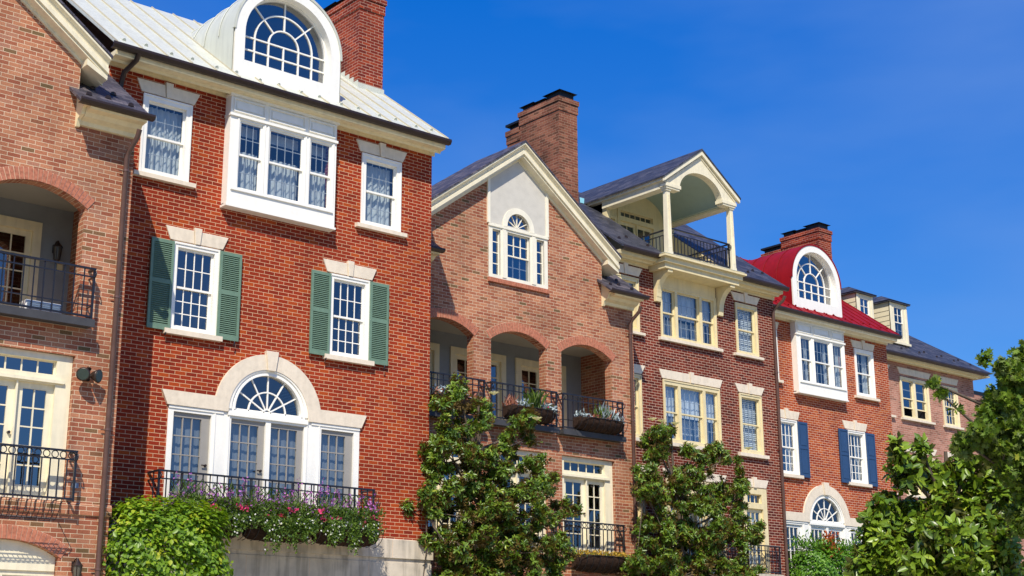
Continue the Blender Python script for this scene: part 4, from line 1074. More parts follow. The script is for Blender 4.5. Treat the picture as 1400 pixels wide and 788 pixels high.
A = (-Wd, -.5, 11.33); B_ = (.5, -.5, 11.33); C_ = (.5, 9.5, 11.33); D_ = (-Wd, 9.5, 11.33)
T1 = (-Wd, 4.5, 11.33 + 5 * e); T2 = (.5 - 5, 4.5, 11.33 + 5 * e)
m.add([A, B_, C_, D_, T1, T2], [(0, 1, 5, 4), (1, 2, 5), (2, 3, 4, 5), (3, 0, 4), (3, 2, 1, 0)])
RF6 = m.build('roof', SLATE, P)
g0 = None
for i in range(12):
    x = -5.8 + i * .5; yy = -.15 if i % 2 else .0; zz = 11.33 + .74 * (yy + .5)
    if g0 is None: g0 = gm.build('snow_guard', BRONZE, RF6); g0.location = (x, yy, zz)
    else: share(g0, RF6, (x, yy, zz))
def dormer6(x0, x1, yf, zb, ztp):
    w = MB(); cx = (x0 + x1) / 2
    w.plate(rect(x0, x1, zb, ztp), [rect(cx - .235, cx + .235, zb + .18, ztp - .16)], yf, .08)
    for a, b in ((x0, x0 + .1), (x1 - .1, x1)): w.box(a, b, yf - .015, yf + .06, zb, ztp)
    w.box(x0 - .06, x1 + .06, yf - .05, yf + .05, zb - .03, zb + .04)
    D = w.build('dormer', CREAM2, P)
    s = MB(); c = cx; mid = (zb + ztp) / 2
    sash(s, c - .235, c + .235, mid, ztp - .16, yf + .02, 2, 2, .025, .014); sash(s, c - .235, c + .235, zb + .18, mid + .03, yf + .05, 2, 2, .025, .014)
    s.build('sash', WHITE, D)
    MB().quad((c - .235, yf + .04, zb + .18), (c + .235, yf + .04, zb + .18), (c + .235, yf + .04, ztp - .16), (c - .235, yf + .04, ztp - .16)).build('pane', GLASSB, D)
    room(D, x0 + .1, x1 - .1, zb + .1, ztp - .1, yf + .09, .6)
    si = MB(); yb = lambda z: -.5 + (z - 11.33) / .74
    z = zb - .1; n = 9; h = (ztp - zb + .1) / n
    for i in range(n):
        za = zb - .1 + i * h
        for x, sg in ((x0, -1), (x1, 1)):
            si.add([(x + sg * .018, yf + .02, za), (x + sg * .018, max(yb(za), yf + .03) + .1, za), (x + sg * .004, max(yb(za + h), yf + .03) + .1, za + h), (x + sg * .004, yf + .02, za + h), (x, yf + .02, za), (x, max(yb(za), yf + .03) + .1, za)],
                   [(0, 1, 2, 3) if sg > 0 else (3, 2, 1, 0), (0, 1, 5, 4)])
    si.build('lap_siding', SIDCREAM, D)
    r = MB(); o = .12; zr = ztp + .34; ym = yf + (x1 - x0) / 2 + o; yk = yb(zr)
    r.add([(x0 - o, yf - o, ztp), (x1 + o, yf - o, ztp), (x1 + o, yk, ztp), (x0 - o, yk, ztp), (cx, ym, zr), (cx, yk + .2, zr)],
          [(0, 1, 4), (1, 2, 5, 4), (3, 0, 4, 5), (3, 2, 1, 0)])
    r.box(x0 - o + .02, x1 + o - .02, yf - o + .02, yk, ztp - .05, ztp - .002)
    r.build('dormer_roof', SLATE, D)
dormer6(22.37 - 26.77, 23.32 - 26.77, .12, 11.86, 13.25)
dormer6(20.58 - 26.77, 21.46 - 26.77, .12, 11.86, 13.25)

# ------------------------------------------------------------------ distant house
F = thing('distant_house', 'distant slate roofed house with brick chimney seen beyond the end of the row', 'house', (38.9, 8.3, 0))
m = MB(); m.box(-5.3, 6, 0, 10, 0, 10.2); m.build('wall', PURPB if False else PINK2, F)
m = MB(); A = (-5.6, -.4, 10.1); B_ = (6.3, -.4, 10.1); C_ = (6.3, 10.4, 10.1); D_ = (-5.6, 10.4, 10.1); T1 = (-4.4, 5, 12.6); T2 = (5, 5, 12.6)
m.add([A, B_, C_, D_, T1, T2], [(0, 1, 5, 4), (1, 2, 5), (2, 3, 4, 5), (3, 0, 4), (3, 2, 1, 0)]); m.build('roof', SLATEP, F)
m = MB(); m.box(-5.25, -3.7, .5, 1.5, 9, 12.1); m.box(-5.3, -3.65, .45, 1.55, 11.9, 12.0); m.build('chimney', PINK2, F)
MB().box(-5.2, -3.75, .5, 1.5, 12.1, 12.16).box(-5.0, -4.2, .6, 1.4, 12.16, 12.3).build('chimney_cap', CAPM, F)
for x in (-3.5, -1, 1.5, 4): 
    window(F, (x - .45, x + .45, 7, 8.5), [(x - .36, x + .36, 7.08, 8.4, 2, 2, 2)], CREAM, sill=(x - .5, x + .5, 6.9, 7, STONE), y=-.02)

# ------------------------------------------------------------------ foliage
def leaf_arrays(P, D, Nn, L, W, kind='oval'):
    P = np.asarray(P, float); D = np.asarray(D, float); D /= np.linalg.norm(D, axis=1, keepdims=True) + 1e-9
    S = np.cross(D, Nn); S /= np.linalg.norm(S, axis=1, keepdims=True) + 1e-9; U = np.cross(S, D)
    if kind == 'oval':
        T = np.array([(0, 0, 0), (.42, .28, .05), (.46, .62, .04), (0, 1, -.10), (-.46, .62, .04), (-.42, .28, .05), (0, .5, -.03)])
        faces = [(0, 1, 2, 3, 6), (0, 6, 3, 4, 5)]
    elif kind == 'maple':
        T = np.array([(0, 0, 0), (.25, .12, .02), (.62, .10, -.04), (.38, .38, .03), (.60, .72, -.05), (.18, .62, .02), (0, 1.0, -.06), (-.18, .62, .02), (-.60, .72, -.05), (-.38, .38, .03), (-.62, .10, -.04), (-.25, .12, .02)])
        faces = [(0, 1, 2, 3, 4, 5, 6), (0, 6, 7, 8, 9, 10, 11)]
    else:
        T = np.array([(.5, 0, 0), (.5, 1, 0), (-.5, 1, 0), (-.5, 0, 0)]); faces = [(0, 1, 2, 3)]
    V = P[:, None, :] + T[None, :, 0:1] * (S * W[:, None])[:, None, :] + T[None, :, 1:2] * (D * L[:, None])[:, None, :] + T[None, :, 2:3] * (U * L[:, None])[:, None, :]
    return V, faces, len(T)
def leaf_mesh(name, P, D, Nn, L, W, tint, mat, parent, kind='oval'):
    V, faces, nt_ = leaf_arrays(P, D, Nn, L, W, kind); n = len(V)
    me = bpy.data.meshes.new(name); me.vertices.add(n * nt_); me.vertices.foreach_set('co', V.reshape(-1))
    fl = len(faces); sizes = [len(f) for f in faces]; tot = sum(sizes)
    base = np.arange(n)[:, None] * nt_
    loops = (base + np.array([i for f in faces for i in f])[None, :]).reshape(-1)
    me.loops.add(n * tot); me.loops.foreach_set('vertex_index', loops.astype(np.int32))
    starts = (np.arange(n)[:, None] * tot + np.array([sum(sizes[:i]) for i in range(fl)])[None, :]).reshape(-1)
    me.polygons.add(n * fl); me.polygons.foreach_set('loop_start', starts.astype(np.int32))
    me.polygons.foreach_set('loop_total', np.tile(np.array(sizes, np.int32), n))
    me.update(calc_edges=True); me.validate()
    a = me.attributes.new('tint', 'FLOAT', 'FACE'); a.data.foreach_set('value', np.repeat(np.clip(tint, 0, 1), fl).astype(np.float32))
    me.materials.append(mat)
    o = bpy.data.objects.new(name, me); col.objects.link(o); o.parent = parent
    if name.endswith('_flower') or name in ('rusty_plant', 'succulent'): o['kind'] = 'stuff'    # masses of tiny petals nobody could count
    return o
def unit(n):
    v = RNG.normal(size=(n, 3)); return v / np.linalg.norm(v, axis=1, keepdims=True)
def whorls(tips, axes, k, L, spread=.9):
    """k leaves around each tip"""
    n = len(tips); P = np.repeat(tips, k, 0); A = np.repeat(axes, k, 0)
    rnd = unit(n * k); rad = np.cross(A, rnd); rad /= np.linalg.norm(rad, axis=1, keepdims=True) + 1e-9
    D = A * RNG.uniform(.05, .8, (n * k, 1)) + rad * spread
    D /= np.linalg.norm(D, axis=1, keepdims=True)
    D[:, 2] -= .12
    Nn = A + .35 * unit(n * k)
    P = P - A * RNG.uniform(0, .10, (n * k, 1))
    LL = L * RNG.uniform(.7, 1.15, n * k)
    return P, D, Nn, LL
def crown(name, mat, parent, blobs, dens, k, L, wr, kind='oval', inner=.35, gapscale=1.3, gap=.35, up=.25, jitter=.25, tintup=.35, shell=.3, minz=None):
    tips = []; axes = []; dep = []
    for (cx, cy, cz, rx, ry, rz) in blobs:
        area = 4 * math.pi * ((rx * ry) ** 1.6 + (rx * rz) ** 1.6 + (ry * rz) ** 1.6) ** (1 / 1.6) / 3 ** (1 / 1.6)
        n = max(22, int(area * dens)); u = unit(n)
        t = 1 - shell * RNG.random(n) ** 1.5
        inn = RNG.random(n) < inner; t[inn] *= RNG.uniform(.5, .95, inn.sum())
        t *= 1 + .10 * np.sin(u[:, 0] * 5 + cx * 3) * np.sin(u[:, 2] * 6 + cz) + .08 * np.sin(u[:, 1] * 9 + u[:, 2] * 7)
        p = np.array([cx, cy, cz]) + u * t[:, None] * np.array([rx, ry, rz])
        # gaps: clumpy rejection
        g = np.sin(p[:, 0] * 3.1 * gapscale + 1.3) + np.sin(p[:, 1] * 2.7 * gapscale + p[:, 2] * 1.9) + np.sin(p[:, 2] * 3.7 * gapscale + p[:, 0] * 1.4)
        keep = g > -3 + 3.2 * gap * RNG.uniform(.6, 1.5, n) 
        p, u2, t2 = p[keep], u[keep], t[keep]
        nn = u2 / np.array([rx, ry, rz]); nn /= np.linalg.norm(nn, axis=1, keepdims=True)
        tips.append(p); axes.append(nn); dep.append(t2)
    tips = np.vstack(tips); axes = np.vstack(axes); dep = np.concatenate(dep)
    if minz is not None:
        s = tips[:, 2] > minz; tips, axes, dep = tips[s], axes[s], dep[s]
    axes = axes + up * np.array([0, 0, 1]) + jitter * unit(len(axes)); axes /= np.linalg.norm(axes, axis=1, keepdims=True)
    P, D, Nn, LL = whorls(tips, axes, k, L)
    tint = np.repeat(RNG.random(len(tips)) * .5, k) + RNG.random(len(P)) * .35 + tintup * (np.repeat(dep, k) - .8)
    hi = RNG.random(len(P)) < .05; tint[hi] += .4
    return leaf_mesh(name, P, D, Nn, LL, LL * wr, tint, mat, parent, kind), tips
def branches(parent, base, top, blobs, tips, r0=.09, nb=40, name='trunk'):
    m = MB(); b = Vector(base); t = Vector(top)
    pts = [b.lerp(t, i / 6) + Vector((random.uniform(-.05, .05), random.uniform(-.05, .05), 0)) * (i > 0) for i in range(7)]
    m.tube(pts, [r0 * (1 - .75 * i / 6) for i in range(7)], 9)
    T = m.build(name, BARK, parent)
    q = MB()
    for bl in blobs:
        c = Vector(bl[:3]); s = min(pts, key=lambda p: abs(p.z - (c.z - .7))); mid = s.lerp(c, .5) + Vector((0, 0, -.08))
        q.tube([s, mid, c], [r0 * .45, r0 * .3, r0 * .16], 6)
    idx = RNG.choice(len(tips), min(nb, len(tips)), replace=False)
    for i in idx:
        e = Vector(tips[i]); c = Vector(min(blobs, key=lambda bl: (Vector(bl[:3]) - e).length)[:3]); mid = c.lerp(e, .5) + Vector((random.uniform(-.06, .06), random.uniform(-.06, .06), -.05))
        q.tube([c, mid, e], [r0 * .2, r0 * .13, r0 * .06], 5)
    q.build('branch', BARK, T)
    return T
def rel(blobs, o): return [(b[0] - o[0], b[1] - o[1], b[2] - o[2]) + tuple(b[3:]) for b in blobs]
def clumped(bl, cr, fill):
    out = []
    for (cx, cy, cz, rx, ry, rz) in bl:
        c_ = min(cr, rx, rz); n = max(1, int(rx * ry * rz / c_ ** 3 * fill))
        if n <= 2: out.append((cx, cy, cz, rx, ry, rz)); continue
        for i in range(n):
            u = unit(1)[0]; t = RNG.random() ** .40 * (1 - c_ / max(rx, rz) * .35); q = c_ * RNG.uniform(.65, 1.2)
            out.append((cx + u[0] * t * rx, cy + u[1] * t * ry, cz + u[2] * t * rz, q, q * .9, q * RNG.uniform(.7, 1.0)))
    return out
def tree(name, label, o, blobs, mat, dens, k, L, wr, r0=.09, nb=60, top=None, clump=None, **kw):
    T = thing(name, label, 'tree', o)
    bl = rel(blobs, o)
    c, tips = crown('crown', mat, T, clumped(bl, *clump) if clump else bl, dens, k, L, wr, **kw)
    tz = top or max(b[2] for b in bl)
    branches(T, (0, 0, 0), (bl[0][0] * .6, bl[0][1] * .6, tz), bl, tips, r0, nb)
    return T, tips

# magnolia in front of the join between the red house and the gabled house
o1 = (1.35, -.2, 0)
blobs1 = [(.75, -.2, 6.22, .88, .52, .62), (.5, -.2, 6.85, .26, .25, .34), (1.15, -.2, 6.45, .42, .35, .38), (.2, -.2, 6.4, .36, .35, .38), (2.2, -.15, 6.02, .66, .45, .50), (2.35, -.15, 6.45, .3, .3, .3), (.4, -.25, 5.45, .75, .55, .55), (1.4, -.2, 5.3, 1.4, .6, .55), (2.5, -.2, 5.35, .5, .45, .5),
          (1.4, -.25, 4.65, 1.95, .75, .50), (-.2, -.2, 4.6, .45, .45, .35), (3.1, -.2, 4.7, .45, .4, .3), (1.45, -.3, 3.85, 2.0, .8, .55), (1.4, -.3, 3.05, 2.0, .85, .6), (1.4, -.3, 2.3, 1.8, .9, .6)]
MG1, _ = tree('magnolia_tree', 'broad magnolia in front of the join between the bright red and the salmon gabled house', o1, blobs1, MAG, 84, 9, .098, .34, r0=.085, nb=160, gap=.3, shell=.5, inner=.15, clump=(.19, .72))
o2 = (8.3, .9, 0)
blobs2 = [(7.2, .9, 6.55, .68, .5, .52), (7.3, .9, 6.95, .36, .35, .30), (8.2, .9, 6.1, .75, .5, .5), (9.3, .9, 6.35, .72, .5, .48), (6.7, .9, 5.65, .55, .5, .5), (8.0, .9, 5.35, 1.3, .6, .6), (9.75, .9, 5.5, .70, .5, .6),
          (8.2, .85, 4.6, 2.1, .7, .55), (10.1, .85, 4.75, .5, .45, .4), (8.25, .8, 3.8, 2.3, .8, .6), (8.3, .8, 2.9, 2.3, .9, .7)]
MG2, _ = tree('magnolia_tree', 'magnolia in front of the dark maroon house with reddish leaf undersides', o2, blobs2, MAG, 76, 9, .106, .34, r0=.085, nb=180, gap=.35, shell=.5, inner=.15, up=.1, clump=(.20, .70))
def blossoms(T, o, pts):
    for p in pts:
        n = 9; P_ = np.repeat(np.array([[p[0] - o[0], p[1] - o[1], p[2] - o[2]]]), n, 0); a = np.linspace(0, 2 * math.pi, n, endpoint=False)
        D = np.stack([np.cos(a), np.sin(a), np.full(n, .7)], 1); leaf_mesh('blossom', P_, D, np.tile([0, 0, 1.0], (n, 1)), np.full(n, .13), np.full(n, .09), RNG.random(n), WHITEF, T)
blossoms(MG2, o2, [(7.0, .55, 7.0), (7.4, .5, 6.98), (6.75, .6, 7.02), (7.9, .4, 6.5), (9.9, .5, 6.65)])
blossoms(MG1, o1, [(1.1, -.6, 6.75), (2.3, -.5, 6.4)])

# clipped hedge tree in front of the left join
def hedgebox(name, label, o, x0, x1, y0, y1, z0, z1, mat, n, L, wr, cat='hedge', rnd=.35, stems=3, extra=None):
    T = thing(name, label, cat, o); ox, oy, oz = o
    cx, cy = (x0 + x1) / 2, (y0 + y1) / 2
    # superellipsoid surface
    q = RNG.uniform(-1, 1, (n, 3)); ax = RNG.choice(3, n, p=[.2, .45, .35]); q[np.arange(n), ax] = np.where(RNG.random(n) < .5, -1, 1)
    q[:, 1] = np.where((ax == 1) & (RNG.random(n) < .8), -1, q[:, 1]); ln = (np.abs(q) ** 4.5).sum(1) ** (1 / 4.5); q /= ln[:, None]
    u = np.sign(q) * np.abs(q) ** 3; u /= np.linalg.norm(u, axis=1, keepdims=True)
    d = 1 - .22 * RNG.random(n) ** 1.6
    p = np.stack([cx + q[:, 0] * (x1 - x0) / 2 * d, cy + q[:, 1] * (y1 - y0) / 2 * d, (z0 + z1) / 2 + q[:, 2] * (z1 - z0) / 2 * d], 1)
    p += .06 * np.sin(p[:, [1, 2, 0]] * 8 + p[:, [2, 0, 1]] * 5) + RNG.normal(size=p.shape) * .035
    p -= np.array(o)
    nrm = u * .8 + .35 * unit(n) + np.array([0, 0, .35]); nrm /= np.linalg.norm(nrm, axis=1, keepdims=True)
    rnd_ = unit(n); D = np.cross(nrm, rnd_); D /= np.linalg.norm(D, axis=1, keepdims=True); D = D + nrm * .35; D[:, 2] -= .25
    LL = L * RNG.uniform(.65, 1.2, n)
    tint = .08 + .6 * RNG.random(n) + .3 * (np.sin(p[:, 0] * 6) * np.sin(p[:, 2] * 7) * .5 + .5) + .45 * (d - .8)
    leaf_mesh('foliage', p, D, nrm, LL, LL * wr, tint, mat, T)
    m = MB()
    for i in range(stems):
        x = x0 + (x1 - x0) * (i + .5) / stems - ox; m.tube([(x, cy - oy, -oz), (x + .05, cy - oy + .03, (z0 + z1) / 2 - oz), (x - .05, cy - oy, z1 - .3 - oz)], [.06, .045, .015], 7)
        for j in range(10):
            zz = z0 - oz + (z1 - z0) * random.uniform(.2, .9); m.tube([(x, cy - oy, zz), (x + random.uniform(-.5, .5), cy - oy + random.uniform(-.3, .3), zz + random.uniform(.1, .4))], [.015, .006], 4)
    m.build('stem', BARK, T)
    return T
hedgebox('clipped_hedge', 'dense clipped bright green hedge below the left end of the flower balcony', (-6.0, -1.3, 0), -6.98, -5.02, -1.75, -.75, 1.2, 4.13, HORN, 17000, .095, .6)
HR = hedgebox('hedge', 'green hedge in front of the arched doors of the blue shuttered house', (15.6, 2.3, 0), 13.7, 17.6, 1.9, 2.7, 2.2, 4.76, SHRUB, 28000, .10, .42, stems=6)
# airy shoots
n = 900; p = np.stack([RNG.uniform(-1.9, 2.0, n), RNG.uniform(-.35, .35, n), 4.68 + np.abs(RNG.normal(size=n)) * .13], 1)
leaf_mesh('shoots', p, unit(n) * .6 + np.array([0, 0, .8]), unit(n), np.full(n, .11), np.full(n, .04), RNG.random(n), SHRUB, HR)
AS = thing('shrub', 'small orange red leaved shrub tip rising from the green hedge', 'shrub', (14.9, 2.1, 0))
n = 260; p = np.stack([RNG.normal(size=n) * .13, RNG.normal(size=n) * .1, 4.74 + RNG.uniform(-.3, .35, n)], 1)
leaf_mesh('foliage', p, unit(n) + np.array([0, 0, .6]), unit(n), np.full(n, .11), np.full(n, .05), RNG.random(n), AUTUMN, AS)
MB().tube([(0, 0, 0), (.02, 0, 2.5), (0, 0, 5.1)], [.04, .03, .008], 6).build('stem', BARK, AS)

# ---- right-hand trees, nearer to the camera
exec_cam = {}
f_, pi_, ya_, ro_ = 1940.25, 0.263986, 0.709554, -0.0051655
Fv = np.array([math.sin(ya_) * math.cos(pi_), math.cos(ya_) * math.cos(pi_), math.sin(pi_)])
Rv = np.array([math.cos(ya_), -math.sin(ya_), 0.]); Uv = np.cross(Rv, Fv)
Rw = math.cos(ro_) * Rv + math.sin(ro_) * Uv; Uw = -math.sin(ro_) * Rv + math.cos(ro_) * Uv
CAM = np.array([-16.1993, -21.3029, 1.6])
blobsT = [(-0.90, -11.67, 2.83, 0.96, 0.96, 0.61), (-1.43, -11.28, 3.39, 0.33, 0.33, 0.37), (-1.56, -11.48, 3.89, 0.23, 0.23, 0.26), (-1.68, -11.48, 4.15, 0.13, 0.13, 0.16), (-1.40, -11.60, 4.18, 0.10, 0.10, 0.14), (-0.95, -11.63, 3.61, 0.42, 0.42, 0.37), (-0.42, -11.87, 3.41, 0.53, 0.53, 0.48), (-1.62, -11.18, 2.83, 0.33, 0.33, 0.33), (-0.21, -12.09, 3.89, 0.35, 0.35, 0.32), (-0.76, -11.79, 3.97, 0.26, 0.26, 0.21), (-1.69, -10.97, 2.79, 0.19, 0.19, 0.19), (-1.19, -11.33, 2.58, 0.61, 0.61, 0.44), (-1.75, -11.15, 3.30, .20, .20, .22), (-1.72, -11.05, 3.05, .24, .24, .24), (-1.85, -11.0, 2.75, .22, .22, .22), (-.95, -11.5, 3.9, .25, .25, .22)]
oT = (-.8, -11.6, .1)
TB, _ = tree('broadleaf_tree', 'large leaved bright green tree filling the lower right corner', oT, blobsT, MAG3, 95, 6, .135, .46, r0=.09, nb=80, gap=.3, shell=.5, inner=.2, gapscale=2.0, clump=(.20, 1.5))
blobsM = [(-3.74, -13.94, 4.56, 0.09, 0.09, 0.09), (-3.58, -14.04, 4.46, 0.12, 0.12, 0.10), (-3.33, -14.09, 4.37, 0.19, 0.19, 0.19), (-3.41, -13.92, 4.09, 0.23, 0.23, 0.22), (-3.14, -13.95, 3.89, 0.29, 0.29, 0.32), (-3.62, -13.79, 3.86, 0.22, 0.22, 0.16), (-3.85, -13.67, 4.07, 0.14, 0.14, 0.10), (-4.06, -13.61, 4.22, 0.10, 0.10, 0.09), (-4.12, -13.60, 4.31, 0.06, 0.06, 0.06), (-3.65, -13.60, 3.76, 0.22, 0.22, 0.12), (-2.97, -13.86, 3.26, 0.26, 0.26, 0.43), (-3.26, -13.78, 3.54, 0.22, 0.22, 0.22),
          (-3.0, -14.0, 4.35, .32, .32, .40), (-3.15, -13.9, 3.65, .38, .35, .40), (-2.6, -14.0, 4.1, .4, .4, .5), (-2.4, -14.0, 3.3, .45, .45, .5), (-2.0, -14.1, 4.7, .6, .6, .5)]
oM = (-2.2, -14.0, .1)
TM, _ = tree('maple_tree', 'maple with lobed leaves entering at the right edge, nearest to the viewer', oM, [blobsM[-1]] + blobsM[:-1], MAPLE, 240, 4, .060, .95, r0=.07, nb=150, kind='maple', gap=.5, shell=.6, inner=.3, clump=(.14, 2.2), gapscale=3.0, jitter=.9, up=.1)


# ------------------------------------------------------------------ planters
def leafcloud(name, T, n, box, mat, L, W, dirz=.5, tint=None, kind='oval'):
    x0, x1, y0, y1, z0, z1 = box
    p = np.stack([RNG.uniform(x0, x1, n), RNG.uniform(y0, y1, n), RNG.uniform(z0, z1, n)], 1)
    d = unit(n) + np.array([0, -.2, dirz]); LL = L * RNG.uniform(.6, 1.3, n)
    return leaf_mesh(name, p, d, unit(n) + np.array([0, -.3, .4]), LL, LL * W, RNG.random(n) if tint is None else tint, mat, T, kind)
def basket(T, x0, x1, yb, z0, z1, d):
    m = MB(); n = 14; seg = 12; vs = []
    for i in range(seg + 1):
        t = i / seg; x = x0 + (x1 - x0) * t; e = (1 - abs(2 * t - 1) ** 4) ** .5 if 0 < t < 1 else .25
        for k in range(n + 1):
            a = math.pi / 2 * k / n
            j = 1 + .04 * math.sin(i * 2.3 + k * 1.7)
            vs.append((x, yb - d * math.cos(a) * (.55 + .45 * e) * j, z1 - (z1 - z0) * math.sin(a) * (.7 + .3 * e) * j))
    m.add(vs, [(i * (n + 1) + k, (i + 1) * (n + 1) + k, (i + 1) * (n + 1) + k + 1, i * (n + 1) + k + 1) for i in range(seg) for k in range(n)], True)
    m.add(vs[:n + 1] + [(x0, yb, z1)], [tuple(range(n + 2))]); m.add(vs[-n - 1:] + [(x1, yb, z1)], [tuple(range(n + 2))[::-1]])
    m.quad((x0, yb, z1 - .02), (x0, yb - d * .6, z1 - .02), (x1, yb - d * .6, z1 - .02), (x1, yb, z1 - .02))
    B = m.build('basket', BASKET, T)
    w = MB()
    for i in range(9):
        t = i / 8; x = x0 + (x1 - x0) * t
        w.tube([(x, yb - d * math.cos(math.pi / 2 * k / 6) * 1.03, z1 - (z1 - z0) * math.sin(math.pi / 2 * k / 6) * 1.02) for k in range(7)], .006, 4, False)
    w.tube([(x0, yb - d * 1.04, z1), (x1, yb - d * 1.04, z1)], .008, 4); w.build('wire_frame', IRON, B)
def flower_planter(label, x0, x1, seed):
    T = thing('flower_planter', label, 'planter', ((x0 + x1) / 2, -.42, 0), 'flower planters along the red house balcony'); h = (x1 - x0) / 2
    basket(T, -h + .03, h - .03, .0, 3.72, 4.0, .30)
    leafcloud('foliage', T, 3400, (-h, h - .05, -.38, .06, 3.88, 4.34), TRAIL, .07, .35, .6, RNG.random(3400) * .8)
    leafcloud('foliage', T, 260, (-h, h, -.26, .05, 4.2, 4.52), TRAIL, .12, .14, 1.4, RNG.random(260) * .5)
    # purple spikes
    k = 46; c = np.stack([RNG.uniform(-h, h, k), RNG.uniform(-.34, .05, k), 4.24 + np.abs(RNG.normal(size=k)) * .17], 1)
    P_ = np.repeat(c, 12, 0) + RNG.normal(size=(k * 12, 3)) * np.array([.022, .022, .05]); leaf_mesh('purple_flower', P_, unit(k * 12), unit(k * 12), np.full(k * 12, .035), np.full(k * 12, .03), RNG.random(k * 12), PURP, T)
    k = 4; c = np.stack([RNG.uniform(-h, h, k), RNG.uniform(-.38, -.30, k), RNG.uniform(4.08, 4.25, k)], 1)
    P_ = np.repeat(c, 16, 0) + RNG.normal(size=(k * 16, 3)) * np.array([.05, .03, .022]); leaf_mesh('pink_flower', P_, unit(k * 16) + np.array([0, -1, .5]), unit(k * 16), np.full(k * 16, .045), np.full(k * 16, .042), RNG.random(k * 16), PINKF, T)
    # trailing strands with white dots
    st = []; wd = []
    for bx in RNG.uniform(-h + .1, h - .15, 5):
        bl_ = RNG.uniform(.2, .7)
        for i in range(13):
            xx = bx + RNG.normal() * .07; ln = bl_ * RNG.uniform(.5, 1.05)
            for j in range(int(ln / .016)):
                st.append((xx + .02 * math.sin(j * .4 + i) + RNG.normal() * .012, -.36 - RNG.uniform(0, .06), 4.10 - j * .016))
                if RNG.random() < .025: wd.append((xx + RNG.normal() * .03, -.42, 4.08 - j * .016))
    for j in range(8): wd.append((RNG.uniform(-h, h), -.40, RNG.uniform(3.88, 4.12)))
    st = np.array(st); leaf_mesh('trailing_foliage', st, unit(len(st)) + np.array([0, -.3, -.8]), unit(len(st)), np.full(len(st), .055), np.full(len(st), .028), RNG.random(len(st)), TRAIL, T)
    wd = np.array(wd); leaf_mesh('white_flower', wd, unit(len(wd)) + np.array([0, -.5, 0]), np.tile([0, -1., .3], (len(wd), 1)) + .3 * unit(len(wd)), np.full(len(wd), .035), np.full(len(wd), .035), RNG.random(len(wd)), WHITEF, T)
flower_planter('leftmost flower planter on the red house balcony, half behind the clipped hedge', -5.55, -4.22, 1)
flower_planter('middle flower planter hung on the black railing of the red house balcony', -4.20, -2.87, 2)
flower_planter('rightmost flower planter on the red house balcony, nearest the bare brick wall', -2.85, -1.50, 3)
def basket_planter(label, x0, x1, y, z0, z1, kinds):
    T = thing('basket_planter', label, 'planter', ((x0 + x1) / 2, y, 0), 'coir baskets on the gabled house balconies'); h = (x1 - x0) / 2
    basket(T, -h, h, 0, z0, z1, .30)
    for mat, a, b, n, L, W, up_, top in kinds:
        leafcloud({SILV: 'succulent', RUST: 'rusty_plant', YELF: 'yellow_plant', TRAIL: 'green_plant', PINKF: 'red_flower', WHITEF: 'white_flower'}[mat], T, n, (-h + 2 * h * a, -h + 2 * h * b, -.26, 0, z1 - .04, z1 + top), mat, L, W, up_)
    return T
basket_planter('planted coir basket on the arched balcony beside the downspout, silver succulents in it', 4.98, 6.38, 1.32, 6.72, 7.0,
    [(SILV, .0, .3, 60, .08, .45, .6, .12), (RUST, .2, .65, 90, .09, .35, .6, .10), (TRAIL, .4, .7, 60, .22, .08, 2, .15), (SILV, .5, .75, 50, .22, .12, 1.8, .18), (SILV, .75, 1, 80, .10, .4, .6, .14), (RUST, .85, 1, 30, .08, .4, .5, .08)])
basket_planter('coir basket with tall green grassy plant on the middle arched balcony', 2.95, 4.30, 1.32, 6.74, 7.02,
    [(RUST, .0, .2, 90, .14, .15, 1.2, .12), (SILV, .2, .4, 60, .10, .4, .6, .14), (TRAIL, .45, .65, 90, .34, .06, 2.5, .1), (PINKF, .75, .8, 14, .05, .8, .5, .12), (SILV, .75, 1, 80, .11, .4, .6, .12), (TRAIL, .3, .9, 120, .08, .4, .4, .1)])
basket_planter('coir basket partly hidden by the top of the magnolia, on the left arched balcony', .95, 2.10, 1.32, 6.74, 7.02,
    [(RUST, .0, 1, 130, .09, .35, .6, .1), (SILV, .1, .8, 90, .11, .4, .6, .16)])
basket_planter('coir basket of yellow flowers on the low balcony right of the first magnolia', 4.85, 6.38, 1.30, 3.66, 4.0,
    [(YELF, .0, 1, 420, .06, .55, .5, .10), (TRAIL, .0, 1, 100, .09, .3, .4, .05)])

# ------------------------------------------------------------------ ground
def sheet(name, x0, x1, y0, y1, z, mat, struct_=True):
    o = MB().quad((x0, y0, z), (x1, y0, z), (x1, y1, z), (x0, y1, z)).build(name, mat); 
    return struct(o)
LAWN = paint('grass_ground', (.06, .10, .03), .9, .3, 2, .1, .8)
ASPH = paint('asphalt', (.05, .05, .052), .9, .2, 8, .2, .6)
PAVE = paint('concrete_pavement', (.50, .44, .32), .85, .12, 3, .2, .5)
sheet('ground', -900, 900, -900, 900, -.03, LAWN)
sheet('road', -200, 200, -20.2, -14.8, -.02, ASPH)
struct(MB().box(-200, 200, -14.8, -1.2, -.02, .10).build('pavement', PAVE)); struct(MB().box(-200, 200, -40, -20.2, -.02, .10).build('far_pavement', PAVE))

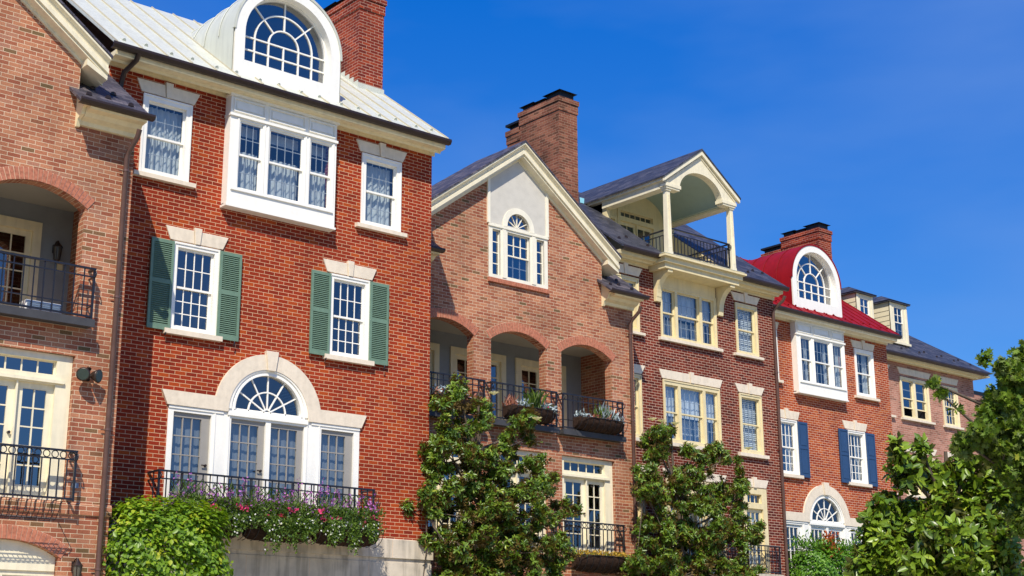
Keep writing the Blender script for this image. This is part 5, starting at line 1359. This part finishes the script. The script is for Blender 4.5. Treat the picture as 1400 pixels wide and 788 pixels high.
# ------------------------------------------------------------------ light, sky, camera
AZ, EL = 41.4, 47.0     # sun left of the facade normal, and its elevation
to_sun = Vector((-math.sin(R(AZ)) * math.cos(R(EL)), -math.cos(R(AZ)) * math.cos(R(EL)), math.sin(R(EL))))
sd = bpy.data.lights.new('sun', 'SUN'); sd.energy = 5.5; sd.angle = R(.5); sd.color = (1, .92, .78)
so = bpy.data.objects.new('sun', sd); col.objects.link(so); so.rotation_euler = to_sun.to_track_quat('Z', 'Y').to_euler()
w = bpy.data.worlds.new('World'); scene.world = w; w.use_nodes = True; nt = w.node_tree
for n_ in list(nt.nodes): nt.nodes.remove(n_)
out = nt.nodes.new('ShaderNodeOutputWorld'); bg = nt.nodes.new('ShaderNodeBackground')
sky = nt.nodes.new('ShaderNodeTexSky'); sky.sky_type = 'NISHITA'; sky.sun_disc = False
sky.sun_elevation = R(EL); sky.sun_rotation = math.atan2(to_sun.x, to_sun.y)
sky.air_density = 1.0; sky.dust_density = .3; sky.ozone_density = 3.0
tc = nt.nodes.new('ShaderNodeTexCoord')
cl = nt.nodes.new('ShaderNodeTexNoise'); cl.inputs['Scale'].default_value = 2.2; cl.inputs['Detail'].default_value = 5; cl.inputs['Roughness'].default_value = .5
mpp = nt.nodes.new('ShaderNodeMapping'); mpp.inputs['Scale'].default_value = (1, 1, 3.2); mpp.inputs['Location'].default_value = (.3, .1, .2); nt.links.new(tc.outputs['Generated'], mpp.inputs[0]); nt.links.new(mpp.outputs[0], cl.inputs['Vector'])
cr = nt.nodes.new('ShaderNodeValToRGB'); cr.color_ramp.elements[0].position = .40; cr.color_ramp.elements[1].position = .70
cr.color_ramp.elements[0].color = (0, 0, 0, 1); cr.color_ramp.elements[1].color = (.32, .32, .32, 1); nt.links.new(cl.outputs[0], cr.inputs[0])
ma = nt.nodes.new('ShaderNodeVectorMath'); ma.operation = 'MULTIPLY_ADD'; nt.links.new(sky.outputs[0], ma.inputs[0])
ma.inputs[1].default_value = (.72, .93, .86); ma.inputs[2].default_value = (-.75, -.02, 4.6)
mx_ = nt.nodes.new('ShaderNodeVectorMath'); mx_.operation = 'MAXIMUM'; nt.links.new(ma.outputs[0], mx_.inputs[0]); mx_.inputs[1].default_value = (.05, .3, .8)
fin = mixc(nt, mx_.outputs[0], (3.2, 5.0, 9.5), cr.outputs[0])
nt.links.new(fin, bg.inputs['Color']); bg.inputs['Strength'].default_value = .085
nt.links.new(bg.outputs[0], out.inputs[0])

cd = bpy.data.cameras.new('camera'); cd.sensor_width = 36; cd.sensor_fit = 'HORIZONTAL'; cd.lens = f_ / 1400 * 36; cd.clip_end = 3000; cd.clip_start = .1
co = bpy.data.objects.new('camera', cd); col.objects.link(co)
M = Matrix((( Rw[0], Uw[0], -Fv[0], CAM[0]), (Rw[1], Uw[1], -Fv[1], CAM[1]), (Rw[2], Uw[2], -Fv[2], CAM[2]), (0, 0, 0, 1)))
co.matrix_world = M
scene.camera = co
scene.view_settings.view_transform = 'Standard'; scene.view_settings.look = 'None'; scene.view_settings.exposure = 0
scene.cycles.max_bounces = 8; scene.cycles.transparent_max_bounces = 12
